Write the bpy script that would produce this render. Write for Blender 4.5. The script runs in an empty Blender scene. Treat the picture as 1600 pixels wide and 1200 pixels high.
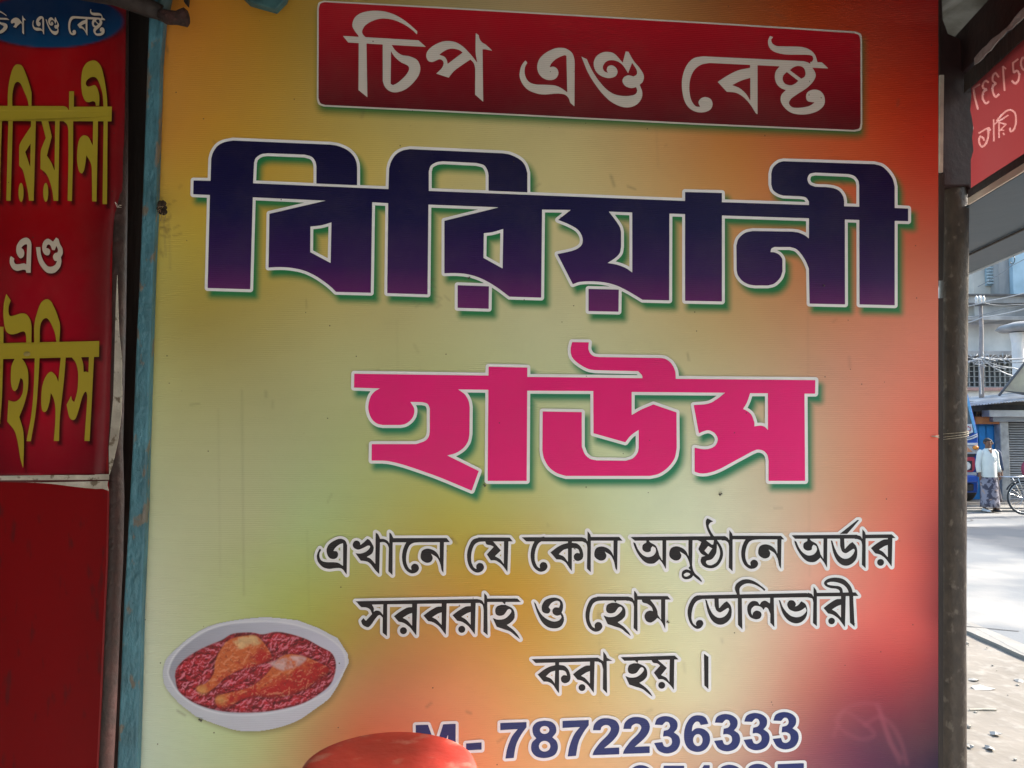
import bpy, bmesh, math, random
import numpy as np
from mathutils import Vector, Matrix
from mathutils.geometry import tessellate_polygon

random.seed(7); rng = np.random.default_rng(7)
scene = bpy.context.scene
col = scene.collection

# ------------------------------------------------------------------ camera, light, exposure
CAM = np.array([0.0, 0.0, 1.81])
FOCAL = 1200.0                       # in pixels of the 1600 px wide photograph
R = np.array([[0.99501513, -0.0996541, 0.003734],
              [0.0096772, 0.05922179, -0.99819794],
              [0.09925338, 0.99325819, 0.05989095]])      # world -> camera (x right, y down, z forward)
cam_data = bpy.data.cameras.new('camera'); cam = bpy.data.objects.new('camera', cam_data); col.objects.link(cam)
cam_data.sensor_width = 36.0; cam_data.lens = 36.0 * FOCAL / 1600.0
cam_data.clip_start = 0.02; cam_data.clip_end = 600.0
M = Matrix.Identity(4)
for i in range(3):
    M[i][0] = R[0][i]; M[i][1] = -R[1][i]; M[i][2] = -R[2][i]; M[i][3] = CAM[i]
cam.matrix_world = M
scene.camera = cam

SUN_ELEV, SUN_AZ = math.radians(33.6), math.radians(10.0)   # azimuth: from +x towards +y
world = bpy.data.worlds.new('World'); scene.world = world; world.use_nodes = True
wn = world.node_tree; wn.nodes.clear()
sky = wn.nodes.new('ShaderNodeTexSky'); sky.sky_type = 'NISHITA'; sky.sun_disc = False
sky.sun_elevation = SUN_ELEV; sky.sun_rotation = math.pi / 2 - SUN_AZ
sky.air_density = 1.4; sky.dust_density = 3.5
bg = wn.nodes.new('ShaderNodeBackground'); bg.inputs['Strength'].default_value = 0.15
wo = wn.nodes.new('ShaderNodeOutputWorld')
wn.links.new(sky.outputs[0], bg.inputs['Color']); wn.links.new(bg.outputs[0], wo.inputs['Surface'])
sd = bpy.data.lights.new('sun', 'SUN'); sun = bpy.data.objects.new('sun', sd); col.objects.link(sun)
sd.energy = 3.2; sd.angle = math.radians(2.5); sd.color = (1.0, 0.95, 0.87)
sdir = Vector((math.cos(SUN_ELEV) * math.cos(SUN_AZ), math.cos(SUN_ELEV) * math.sin(SUN_AZ), math.sin(SUN_ELEV)))
sun.rotation_euler = sdir.to_track_quat('Z', 'Y').to_euler(); sun.location = (6, 2, 6)
scene.view_settings.view_transform = 'Standard'; scene.view_settings.look = 'None'
scene.view_settings.exposure = 1.76; scene.view_settings.gamma = 1.0
scene.view_settings.use_curve_mapping = False

# ------------------------------------------------------------------ helpers
def ray(px, py):
    d = np.array([(px - 800) / FOCAL, (py - 600) / FOCAL, 1.0])
    return R.T @ d
def on_plane(px, py, n, d):           # where the line of sight meets the plane n.p = d (p measured from the camera)
    r = ray(px, py); return CAM + r * (d / float(np.dot(n, r)))
NY = np.array([0.0, 1.0, 0.0])
SIGN_Y = 1.5
def sg(px, py, lift=0.0): return on_plane(px, py, NY, SIGN_Y - lift)
FH = np.array([R[2][0], R[2][1], 0]); FH /= np.linalg.norm(FH)
RH = np.array([FH[1], -FH[0], 0])
def st(px, py, dep): return on_plane(px, py, FH, dep)              # on an upright plane facing the camera, dep metres off
def W(lat, dep, z): return RH * lat + FH * dep + np.array([0, 0, z])
def latz(px, py, dep):
    p = st(px, py, dep); return float(np.dot(p - CAM, RH)), float(p[2])
D1 = ray(930, 673); D1[2] = 0; D1 /= np.linalg.norm(D1)
NF = np.array([D1[1], -D1[0], 0])                                   # normal of the shop-front plane
P0 = ray(1515, 673) * 1.66; PFD = float(np.dot(NF, P0))
def pf(px, c, lift=0.0):                                            # c = row at column 1512
    return on_plane(px, 673 + (c - 673) * (px - 930) / 582.0, NF, PFD - lift)
def lin(c):
    c = np.asarray(c, float) / 255.0
    return np.where(c <= 0.04045, c / 12.92, ((c + 0.055) / 1.055) ** 2.4)

def new_mat(name):
    m = bpy.data.materials.new(name); m.use_nodes = True
    nt = m.node_tree; return m, nt, nt.nodes['Principled BSDF']
def mat(name, c1, c2=None, rough=0.6, metal=0.0, scale=20, detail=4, stretch=(1, 1, 1), lo=0.35, hi=0.65,
        bump=0.0, bscale=None, spec=0.5, c3=None, s3=90, t3=(0.62, 0.7), vrough=0.0, coords='Object'):
    m, nt, b = new_mat(name)
    b.inputs['Roughness'].default_value = rough; b.inputs['Metallic'].default_value = metal
    b.inputs['Specular IOR Level'].default_value = spec
    N, Lk = nt.nodes, nt.links
    tc = N.new('ShaderNodeTexCoord'); mp = N.new('ShaderNodeMapping'); mp.inputs['Scale'].default_value = stretch
    Lk.new(tc.outputs[coords], mp.inputs['Vector'])
    nz = N.new('ShaderNodeTexNoise'); nz.inputs['Scale'].default_value = scale; nz.inputs['Detail'].default_value = detail
    Lk.new(mp.outputs[0], nz.inputs['Vector'])
    cr = N.new('ShaderNodeValToRGB'); cr.color_ramp.elements[0].position = lo; cr.color_ramp.elements[1].position = hi
    c2 = c2 if c2 is not None else [v * 0.8 for v in c1]
    cr.color_ramp.elements[0].color = (*c2, 1); cr.color_ramp.elements[1].color = (*c1, 1)
    Lk.new(nz.outputs['Fac'], cr.inputs[0]); out = cr.outputs[0]
    if c3 is not None:
        n3 = N.new('ShaderNodeTexNoise'); n3.inputs['Scale'].default_value = s3; n3.inputs['Detail'].default_value = 5
        Lk.new(mp.outputs[0], n3.inputs['Vector'])
        r3 = N.new('ShaderNodeValToRGB'); r3.color_ramp.elements[0].position = t3[0]; r3.color_ramp.elements[1].position = t3[1]
        Lk.new(n3.outputs['Fac'], r3.inputs[0])
        mx = N.new('ShaderNodeMix'); mx.data_type = 'RGBA'
        Lk.new(r3.outputs[0], mx.inputs[0]); Lk.new(out, mx.inputs[6]); mx.inputs[7].default_value = (*c3, 1)
        out = mx.outputs[2]
    Lk.new(out, b.inputs['Base Color'])
    if vrough:
        mr = N.new('ShaderNodeMapRange'); mr.inputs[3].default_value = max(0.02, rough - vrough); mr.inputs[4].default_value = min(1, rough + vrough)
        Lk.new(nz.outputs['Fac'], mr.inputs[0]); Lk.new(mr.outputs[0], b.inputs['Roughness'])
    if bump:
        nb = N.new('ShaderNodeTexNoise'); nb.inputs['Scale'].default_value = bscale or scale * 3; nb.inputs['Detail'].default_value = 5
        Lk.new(mp.outputs[0], nb.inputs['Vector'])
        bp = N.new('ShaderNodeBump'); bp.inputs['Strength'].default_value = bump; bp.inputs['Distance'].default_value = 0.01
        Lk.new(nb.outputs['Fac'], bp.inputs['Height']); Lk.new(bp.outputs[0], b.inputs['Normal'])
    return m

def print_mat(name, rough=0.3, ribs=True, spec=0.29, color=None, dirt=True):
    """printed corrugated plastic sheet: printed colour from the point colours (or one ink), fine horizontal flutes, fly specks and dust"""
    m, nt, b = new_mat(name); N, Lk = nt.nodes, nt.links
    b.inputs['Specular IOR Level'].default_value = spec; b.inputs['Roughness'].default_value = rough
    tc = N.new('ShaderNodeTexCoord')
    if color is None:
        at = N.new('ShaderNodeAttribute'); at.attribute_name = 'Col'; base = at.outputs['Color']
    else:
        rgb = N.new('ShaderNodeRGB'); rgb.outputs[0].default_value = (*color, 1); base = rgb.outputs[0]
    if dirt:
        n1 = N.new('ShaderNodeTexNoise'); n1.inputs['Scale'].default_value = 6; n1.inputs['Detail'].default_value = 8; n1.inputs['Roughness'].default_value = 0.7
        Lk.new(tc.outputs['Object'], n1.inputs['Vector'])
        r1 = N.new('ShaderNodeMapRange'); r1.inputs[1].default_value = 0.45; r1.inputs[2].default_value = 0.8; r1.inputs[4].default_value = 0.10
        Lk.new(n1.outputs['Fac'], r1.inputs[0])
        mx = N.new('ShaderNodeMix'); mx.data_type = 'RGBA'; mx.inputs[7].default_value = (0.2, 0.17, 0.13, 1)
        Lk.new(r1.outputs[0], mx.inputs[0]); Lk.new(base, mx.inputs[6]); base = mx.outputs[2]
        vo = N.new('ShaderNodeTexVoronoi'); vo.inputs['Scale'].default_value = 40
        Lk.new(tc.outputs['Object'], vo.inputs['Vector'])
        sp = N.new('ShaderNodeMath'); sp.operation = 'LESS_THAN'; sp.inputs[1].default_value = 0.055
        Lk.new(vo.outputs['Distance'], sp.inputs[0])
        wn_ = N.new('ShaderNodeSeparateColor'); Lk.new(vo.outputs['Color'], wn_.inputs[0])
        gt = N.new('ShaderNodeMath'); gt.operation = 'GREATER_THAN'; gt.inputs[1].default_value = 0.72
        Lk.new(wn_.outputs[0], gt.inputs[0])
        ml = N.new('ShaderNodeMath'); ml.operation = 'MULTIPLY'; Lk.new(sp.outputs[0], ml.inputs[0]); Lk.new(gt.outputs[0], ml.inputs[1])
        m7 = N.new('ShaderNodeMath'); m7.operation = 'MULTIPLY'; m7.inputs[1].default_value = 0.75; Lk.new(ml.outputs[0], m7.inputs[0])
        mx2 = N.new('ShaderNodeMix'); mx2.data_type = 'RGBA'; mx2.inputs[7].default_value = (0.05, 0.04, 0.03, 1)
        Lk.new(m7.outputs[0], mx2.inputs[0]); Lk.new(base, mx2.inputs[6]); base = mx2.outputs[2]
        rr = N.new('ShaderNodeMapRange'); rr.inputs[3].default_value = rough - 0.08; rr.inputs[4].default_value = rough + 0.16
        Lk.new(n1.outputs['Fac'], rr.inputs[0]); Lk.new(rr.outputs[0], b.inputs['Roughness'])
    Lk.new(base, b.inputs['Base Color'])
    nb = N.new('ShaderNodeTexNoise'); nb.inputs['Scale'].default_value = 5; nb.inputs['Detail'].default_value = 2
    Lk.new(tc.outputs['Object'], nb.inputs['Vector'])
    bp = N.new('ShaderNodeBump'); bp.inputs['Strength'].default_value = 0.42; bp.inputs['Distance'].default_value = 0.01
    Lk.new(nb.outputs['Fac'], bp.inputs['Height'])
    nrm = bp.outputs[0]
    if ribs:
        wv = N.new('ShaderNodeTexWave'); wv.bands_direction = 'Z'; wv.inputs['Scale'].default_value = 1.0 / 0.0040 / 3.18
        Lk.new(tc.outputs['Object'], wv.inputs['Vector'])
        b2 = N.new('ShaderNodeBump'); b2.inputs['Strength'].default_value = 0.35; b2.inputs['Distance'].default_value = 0.0007
        Lk.new(wv.outputs['Fac'], b2.inputs['Height']); Lk.new(nrm, b2.inputs['Normal']); nrm = b2.outputs[0]
    Lk.new(nrm, b.inputs['Normal'])
    return m

def props(o, label=None, cat=None, group=None, kind=None):
    if label: o['label'] = label
    if cat: o['category'] = cat
    if group: o['group'] = group
    if kind: o['kind'] = kind
    return o
def thing(name, loc, label, cat, group=None):
    o = bpy.data.objects.new(name, None); col.objects.link(o); o.location = Vector([float(v) for v in loc])
    o.empty_display_size = 0.1
    return props(o, label, cat, group)
def wloc(o):
    v = Vector((0, 0, 0))
    while o is not None: v = v + o.location; o = o.parent
    return v

class MB:
    def __init__(s): s.v = []; s.f = []
    def pts(s, P, F):
        k = len(s.v); s.v += [tuple(float(a) for a in p) for p in P]; s.f += [tuple(i + k for i in f) for f in F]; return s
    def box8(s, P):      # 4 bottom, 4 top
        return s.pts(P, [(3, 2, 1, 0), (4, 5, 6, 7), (0, 1, 5, 4), (1, 2, 6, 5), (2, 3, 7, 6), (3, 0, 4, 7)])
    def box(s, x, y, z, T=lambda a, b, c: (a, b, c)):
        return s.box8([T(x[0], y[0], z[0]), T(x[1], y[0], z[0]), T(x[1], y[1], z[0]), T(x[0], y[1], z[0]),
                       T(x[0], y[0], z[1]), T(x[1], y[0], z[1]), T(x[1], y[1], z[1]), T(x[0], y[1], z[1])])
    def prism(s, front, off):      # front polygon in world, extruded by off
        n = len(front); off = np.asarray(off, float)
        P = [np.asarray(p, float) for p in front]; Q = [p + off for p in P]
        F = [tuple(range(n)), tuple(range(2 * n - 1, n - 1, -1))] + [(i, i + n, (i + 1) % n + n, (i + 1) % n) for i in range(n)]
        return s.pts(P + Q, F)
    def tube(s, P, r, n=8, caps=True):
        P = [Vector([float(a) for a in p]) for p in P]; m = len(P); rr = r if isinstance(r, (list, tuple)) else [r] * m
        base = len(s.v); up = None
        for i, p in enumerate(P):
            t = (P[min(i + 1, m - 1)] - P[max(i - 1, 0)]).normalized()
            if up is None: up = Vector((0, 0, 1)) if abs(t.z) < 0.9 else Vector((1, 0, 0))
            a = t.cross(up).normalized(); b = a.cross(t).normalized(); up = b
            for k in range(n):
                th = 2 * math.pi * k / n; q = p + a * math.cos(th) * rr[i] + b * math.sin(th) * rr[i]; s.v.append(tuple(q))
        for i in range(m - 1):
            for k in range(n):
                s.f.append((base + i * n + k, base + i * n + (k + 1) % n, base + (i + 1) * n + (k + 1) % n, base + (i + 1) * n + k))
        if caps:
            s.f.append(tuple(base + k for k in range(n))[::-1]); s.f.append(tuple(base + (m - 1) * n + k for k in range(n)))
        return s
    def rings(s, R_, closed=True):     # list of rings with equal counts
        n = len(R_[0]); base = len(s.v)
        for r_ in R_: s.v += [tuple(float(a) for a in p) for p in r_]
        for i in range(len(R_) - 1):
            for k in range(n):
                s.f.append((base + i * n + k, base + i * n + (k + 1) % n, base + (i + 1) * n + (k + 1) % n, base + (i + 1) * n + k))
        if closed:
            s.f.append(tuple(base + k for k in range(n))[::-1]); s.f.append(tuple(base + (len(R_) - 1) * n + k for k in range(n)))
        return s
    def lathe(s, c, prof, n=24, sy=1.0):
        return s.rings([[(c[0] + r * math.cos(2 * math.pi * k / n), c[1] + sy * r * math.sin(2 * math.pi * k / n), c[2] + z) for k in range(n)] for r, z in prof])
    def build(s, name, m, parent=None, bevel=0.0, smooth=False, fix=True):
        off = wloc(parent) if parent is not None else Vector((0, 0, 0))
        me = bpy.data.meshes.new(name); me.from_pydata([tuple(Vector(v) - off) for v in s.v], [], s.f); me.update()
        if fix:
            b = bmesh.new(); b.from_mesh(me); bmesh.ops.recalc_face_normals(b, faces=b.faces); b.to_mesh(me); b.free()
        if m is not None: me.materials.append(m)
        if smooth: me.polygons.foreach_set('use_smooth', [True] * len(me.polygons))
        o = bpy.data.objects.new(name, me); col.objects.link(o)
        if parent is not None: o.parent = parent
        if bevel:
            bv = o.modifiers.new('bevel', 'BEVEL'); bv.width = bevel; bv.segments = 2; bv.limit_method = 'ANGLE'
        return o
def pxbox(mb, x0, x1, y0, y1, d0, d1):
    """a box whose front, d0 metres off, covers these pixels, going back to d1"""
    l0, za = latz(x0, y1, d0); l1, zb = latz(x1, y0, d0)
    return mb.box((l0, l1), (d0, d1), (za, zb), T=W)

# ------------------------------------------------------------------ outlines of printed letters -> flat sheets
def parse(t, o=(0, 0), s=1.0, sy=None, m=(0, 0, 1, 1)):
    """'x,y x,y~ ...' in zoomed units; ~ marks a point the outline passes smoothly. m = placement (dx,dy,sx,sy) in zoomed units"""
    P, S = [], []
    for w in t.split():
        sm = w.endswith('~'); a, b = w.rstrip('~').split(',')
        x = float(a) * m[2] + m[0]; y = float(b) * m[3] + m[1]
        P.append((o[0] + x / s, o[1] + y / (sy or s))); S.append(sm)
    return smooth_poly(P, S)
def smooth_poly(P, S):
    n = len(P); out = []
    P = [np.array(p) for p in P]
    for i in range(n):
        a, b = P[i], P[(i + 1) % n]; sa, sb = S[i], S[(i + 1) % n]
        out.append(a)
        if not (sa or sb): continue
        ta = (b - P[i - 1]) * 0.5 if sa else (b - a)
        tb = (P[(i + 2) % n] - a) * 0.5 if sb else (b - a)
        L = np.linalg.norm(b - a)
        for t_, w_ in ((ta, sa), (tb, sb)): pass
        if np.linalg.norm(ta) > 1.6 * L: ta = ta / np.linalg.norm(ta) * 1.6 * L
        if np.linalg.norm(tb) > 1.6 * L: tb = tb / np.linalg.norm(tb) * 1.6 * L
        k = 5
        for j in range(1, k):
            t = j / k; h1 = 2*t**3-3*t**2+1; h2 = t**3-2*t**2+t; h3 = -2*t**3+3*t**2; h4 = t**3-t**2
            out.append(h1*a + h2*ta + h3*b + h4*tb)
    return np.array(out)
def ellipse(cx, cy, rx, ry, n=28, o=(0, 0), s=1.0):
    a = np.linspace(0, 2 * math.pi, n, endpoint=False)
    return np.stack([o[0] + (cx + rx * np.cos(a)) / s, o[1] + (cy + ry * np.sin(a)) / s], 1)
def sdf_poly(P, X, Y):
    d = np.full(X.shape, 1e9); ins = np.zeros(X.shape, bool); n = len(P)
    for i in range(n):
        x0, y0 = P[i]; x1, y1 = P[(i + 1) % n]; ex, ey = x1 - x0, y1 - y0; L = ex*ex + ey*ey
        if L < 1e-12: continue
        t = np.clip(((X - x0) * ex + (Y - y0) * ey) / L, 0, 1)
        d = np.minimum(d, (X - x0 - t*ex)**2 + (Y - y0 - t*ey)**2)
        if y0 != y1: ins ^= ((Y < y0) != (Y < y1)) & (X < x0 + (Y - y0) * ex / ey)
    d = np.sqrt(d); return np.where(ins, -d, d)
class Ink:
    """signed distance of a word (negative inside) on a grid of photo pixels"""
    def __init__(s, solid, holes=(), pad=8, step=0.7):
        allp = np.concatenate(solid); lo = allp.min(0) - pad - 3; hi = allp.max(0) + pad + 3
        s.lo, s.st = lo, step; nx, ny = int((hi[0]-lo[0])/step)+2, int((hi[1]-lo[1])/step)+2
        s.F = np.full((ny, nx), 99.0)
        for sgn, group in ((1, solid), (-1, holes)):
            for P in group:
                a = np.maximum(((P.min(0) - pad - lo) / step).astype(int), 0); b = np.minimum(((P.max(0) + pad - lo) / step).astype(int) + 2, [nx, ny])
                X, Y = np.meshgrid(lo[0] + np.arange(a[0], b[0]) * step, lo[1] + np.arange(a[1], b[1]) * step)
                D = sdf_poly(P, X, Y); sl = (slice(a[1], b[1]), slice(a[0], b[0]))
                s.F[sl] = np.minimum(s.F[sl], D) if sgn > 0 else np.maximum(s.F[sl], -D)
    def at(s, X, Y):
        gx = (X - s.lo[0]) / s.st; gy = (Y - s.lo[1]) / s.st; ny, nx = s.F.shape
        ok = (gx >= 0) & (gy >= 0) & (gx < nx - 1) & (gy < ny - 1)
        gx = np.clip(gx, 0, nx - 1.001); gy = np.clip(gy, 0, ny - 1.001); i = gx.astype(int); j = gy.astype(int); fx, fy = gx - i, gy - j
        F = s.F; v = (F[j, i]*(1-fx)+F[j, i+1]*fx)*(1-fy)+(F[j+1, i]*(1-fx)+F[j+1, i+1]*fx)*fy
        return np.where(ok, v, 99.0)
    def loops(s, lev, tol=0.1):
        F = s.F - lev; F = np.where(F == 0, 1e-6, F); ins = F < 0
        seg = {}
        A, B, C_, D = ins[:-1, :-1], ins[:-1, 1:], ins[1:, 1:], ins[1:, :-1]
        code = A*1 + B*2 + C_*4 + D*8
        jj, ii = np.nonzero((code > 0) & (code < 15))
        def pt(e, j, i):
            if e == 0: a, b, p, q = F[j, i], F[j, i+1], (i, j), (i+1, j)
            elif e == 1: a, b, p, q = F[j, i+1], F[j+1, i+1], (i+1, j), (i+1, j+1)
            elif e == 2: a, b, p, q = F[j+1, i], F[j+1, i+1], (i, j+1), (i+1, j+1)
            else: a, b, p, q = F[j, i], F[j+1, i], (i, j), (i, j+1)
            t = a / (a - b); return (p[0] + t*(q[0]-p[0]), p[1] + t*(q[1]-p[1]))
        def key(e, j, i): return [(0, j, i), (1, j, i+1), (0, j+1, i), (1, j, i)][e]
        T = {1: [(3, 0)], 2: [(0, 1)], 3: [(3, 1)], 4: [(1, 2)], 5: [(3, 0), (1, 2)], 6: [(0, 2)], 7: [(3, 2)], 8: [(2, 3)], 9: [(2, 0)],
             10: [(0, 1), (2, 3)], 11: [(2, 1)], 12: [(1, 3)], 13: [(1, 0)], 14: [(0, 3)]}
        nxt = {}; pos = {}
        for j, i in zip(jj.tolist(), ii.tolist()):
            for a, b in T[int(code[j, i])]:
                ka, kb = key(a, j, i), key(b, j, i); nxt[ka] = kb
                if ka not in pos: pos[ka] = pt(a, j, i)
                if kb not in pos: pos[kb] = pt(b, j, i)
        out = []
        while nxt:
            k0, k = next(iter(nxt.items())); del nxt[k0]; L = [pos[k0]]
            while k != k0 and k in nxt:
                L.append(pos[k]); k = nxt.pop(k)
            L = np.array(L) * s.st + s.lo
            if len(L) > 5: out.append(simplify(L, tol))
        return [l for l in out if len(l) > 2]
def simplify(L, tol):
    n = len(L); h = n // 2; keep = np.zeros(n, bool); keep[0] = keep[h] = True
    stack = [(0, h), (h, n)]; Q = np.vstack([L, L[:1]])
    while stack:
        a, b = stack.pop()
        if b - a < 2: continue
        p, q = Q[a], Q[b]; e = q - p; l = np.hypot(*e)
        M_ = Q[a+1:b]
        d = np.abs((M_[:, 0]-p[0])*e[1] - (M_[:, 1]-p[1])*e[0]) / l if l > 1e-9 else np.hypot(*(M_ - p).T)
        k = int(d.argmax())
        if d[k] > tol:
            k += a + 1; keep[k % n] = True; stack += [(a, k), (k, b)]
    return L[keep]
def sheet(name, loops, place, m, parent=None):
    """fill outlines (with their holes) as one flat printed sheet; place(px,py) -> world"""
    vs, fs = [], []
    # group holes with their outer loops
    def area(l): x, y = l[:, 0], l[:, 1]; return 0.5 * float(np.sum(x*np.roll(y, -1) - np.roll(x, -1)*y))
    def inside(p, l):
        x0, y0 = l[:, 0], l[:, 1]; x1, y1 = np.roll(x0, -1), np.roll(y0, -1)
        c = ((p[1] < y0) != (p[1] < y1)); xx = x0 + (p[1]-y0)*(x1-x0)/np.where(y1 == y0, 1, y1-y0)
        return bool(np.sum(c & (p[0] < xx)) % 2)
    idx = sorted(range(len(loops)), key=lambda i: -abs(area(loops[i])))
    depth = {i: sum(inside(loops[i][0], loops[j]) for j in idx if j != i and abs(area(loops[j])) > abs(area(loops[i]))) for i in idx}
    for i in idx:
        if depth[i] % 2: continue
        holes = [j for j in idx if depth[j] == depth[i] + 1 and inside(loops[j][0], loops[i])]
        grp = [loops[i]] + [loops[j] for j in holes]
        flat = np.concatenate(grp)
        tris = tessellate_polygon([[Vector((float(p[0]), float(p[1]), 0)) for p in g] for g in grp])
        k = len(vs); vs += [place(p[0], p[1]) for p in flat]; fs += [tuple(a + k for a in t) for t in tris]
    mb = MB(); mb.v = [tuple(map(float, v)) for v in vs]; mb.f = fs
    o = mb.build(name, m, parent, fix=False)
    me = o.data                                   # make every face look at the camera side
    b = bmesh.new(); b.from_mesh(me)
    for f in b.faces:
        c = f.calc_center_median() + wloc(parent)
        if f.normal.dot(Vector(CAM.tolist()) - c) < 0: f.normal_flip()
    b.to_mesh(me); b.free()
    return o
# ------------------------------------------------------------------ the lettering, read off the sign
A = dict(o=(290, 200), s=5.0); B_ = dict(o=(290, 280), s=5.0); C = dict(o=(570, 210), s=5.0); D = dict(o=(570, 280), s=5.0)
E_ = dict(o=(840, 280), s=5.0); F_ = dict(o=(1110, 230), s=5.0)
T1 = dict(o=(480, 800), s=6.1538); T2 = dict(o=(710, 800), s=6.1538); T3 = dict(o=(940, 790), s=6.1538); T4 = dict(o=(1170, 790), s=6.1538)
T5 = dict(o=(540, 900), s=6.1538); T6 = dict(o=(780, 900), s=6.1538); U = dict(o=(1030, 880), s=5.0); V = dict(o=(820, 1000), s=5.0)
def P(t, k=None, m=(0, 0, 1, 1)): return parse(t, m=m, **(k or {}))
def fit(src, dst):      # map box src (x0,y0,x1,y1) to dst
    sx = (dst[2]-dst[0])/(src[2]-src[0]); sy = (dst[3]-dst[1])/(src[3]-src[1])
    return (dst[0]-src[0]*sx, dst[1]-src[1]*sy, sx, sy)

# title in the red box
t1 = dict(o=(480, 0), s=5.0); t2 = dict(o=(780, 0), s=5.0); t3 = dict(o=(1050, 0), s=5.0)
TITLE_A = [P('403,300 400,278 370,240~ 352,195~ 372,137~ 425,100~ 500,85~ 580,86~ 660,105~ 740,145~ 800,190~ 860,245 857,270 825,237~ 765,195~ 690,160~ 620,146~ 560,148~ 500,168~ 452,200~ 430,240~ 435,268~ 458,292 462,330', t1),
    P('278,280 870,315 928,367 320,332', t1), P('403,320 463,325 470,760 400,703', t1),
    P('590,335 655,345 690,395~ 740,430~ 800,440~ 860,470~ 884,530~ 870,590~ 830,645~ 780,690~ 730,714~ 680,722~ 637,708~ 605,675~ 590,630', t1),
    P('1328,490 1290,440~ 1250,395~ 1210,358~ 1160,330~ 1100,320~ 1040,330~ 980,360~ 940,400~ 930,440~ 945,475~ 975,484~ 1003,475~ 1032,463~ 1057,472~ 1066,497~ 1052,532~ 1008,575 1105,607 1145,557~ 1200,515~ 1275,465 1302,495~ 1313,540 1312,740 1375,795 1370,385 1395,386 1447,397 1400,352~ 1365,330~ 1345,300~ 1340,275 1317,258 1315,400~ 1325,470~', t1)]
TITLE_B = [P('205,472 220,490 203,520~ 198,565~ 210,610~ 240,645~ 290,660~ 360,662~ 430,667~ 480,685~ 532,722 525,435 505,432~ 450,457~ 410,492~ 393,525 425,521~ 452,537~ 463,570~ 452,602~ 425,622~ 380,625~ 335,605~ 305,565~ 297,515~ 315,460~ 360,415~ 430,380~ 485,373~ 530,383~ 570,415~ 587,460~ 590,500 588,832 555,803 543,768~ 518,742~ 480,732~ 430,732~ 360,738~ 300,732~ 230,705~ 185,660~ 160,600~ 165,540~ 182,500~', t2),
    P('642,442 685,462 720,540~ 770,620~ 830,690~ 890,732~ 950,748~ 1010,750~ 1060,738~ 1078,710~ 1070,680 1030,688~ 985,672~ 963,635~ 975,603~ 1010,588~ 1050,598 1075,580~ 1073,545~ 1038,490 1007,573 970,515~ 930,482~ 880,470~ 835,482~ 810,520~ 820,555~ 850,570 840,545~ 852,517~ 885,511~ 915,533~ 925,565~ 905,598~ 850,610~ 790,590~ 750,548~ 738,490~ 760,440~ 800,412~ 850,405~ 903,422~ 965,490 988,402 1010,405 1050,475~ 1100,535~ 1130,590~ 1122,638~ 1097,662 1117,715~ 1113,765~ 1080,812~ 1020,838~ 950,832~ 870,792~ 800,725~ 740,645~ 690,560~', t2)]
TITLE_C = [P('240,440 170,455~ 115,510~ 82,600~ 78,690~ 95,780~ 132,842~ 190,874~ 250,877~ 300,855~ 317,815~ 303,775~ 262,758~ 225,770~ 207,800~ 220,835 183,828~ 150,780~ 135,700~ 142,620~ 172,550~ 225,507~ 290,492 845,518 1080,530 1083,500 1060,487~ 1030,478', t3),
    P('1080,483 1170,487 1222,535 1085,528', t3), P('610,495 668,500 668,893 655,885 610,815~ 560,760~ 500,725~ 428,717 357,640 430,592~ 515,550~ 610,530', t3),
    P('845,515 812,555~ 803,605~ 818,655~ 850,688~ 890,703 855,742~ 850,792~ 880,842~ 930,880~ 1000,895~ 1080,888~ 1150,860~ 1190,815~ 1190,755~ 1160,712~ 1110,700~ 1065,715~ 1047,750~ 1060,790~ 1115,800 1072,828~ 1000,842~ 942,838~ 914,808~ 930,772~ 980,735~ 1050,690~ 1100,640~ 1123,592~ 1108,545~ 1075,510 1030,480', t3),
    P('765,280 790,290 775,312~ 785,340~ 815,358~ 860,362~ 940,363~ 1020,368~ 1080,390~ 1118,430~ 1138,490 1085,492 1103,465~ 1095,437~ 1060,428~ 980,427~ 880,425~ 800,405~ 760,370~ 750,320~', t3)]
TITLE_H = [P('655,398 680,440~ 730,485~ 785,512~ 796,540~ 780,575~ 750,610~ 705,648~ 670,665 652,655', t1),
    P('1032,428 1060,405~ 1100,385~ 1140,380~ 1185,390~ 1215,410 1097,500 1090,468~ 1070,442~', t1),
    P('612,608 540,630~ 470,665 530,690~ 580,735~ 612,788', t3), P('920,548 950,525~ 990,515~ 1028,530~ 1043,570~ 1035,600~ 1010,615', t3),
    P('897,562 870,590~ 865,625~ 885,655~ 925,667~ 960,655~ 988,632', t3)]
BOX_OUT = P('506,1 700,11.5 1100,34.5 1336,49.2 1345,53~ 1347,62 1347.3,194 1345,203~ 1336,205.6 1100,195.5 700,175.5 506,166.5 498,163~ 495,155 495.5,12 498,4~')
BOX_IN = P('507,3.4 700,14 1100,37 1334,51.8 1342,55~ 1344.4,64 1344.8,192 1342.5,200.5~ 1334,203 1100,193 700,173 508,164 500.5,161~ 497.6,153 498,14 500.5,6~')

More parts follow.
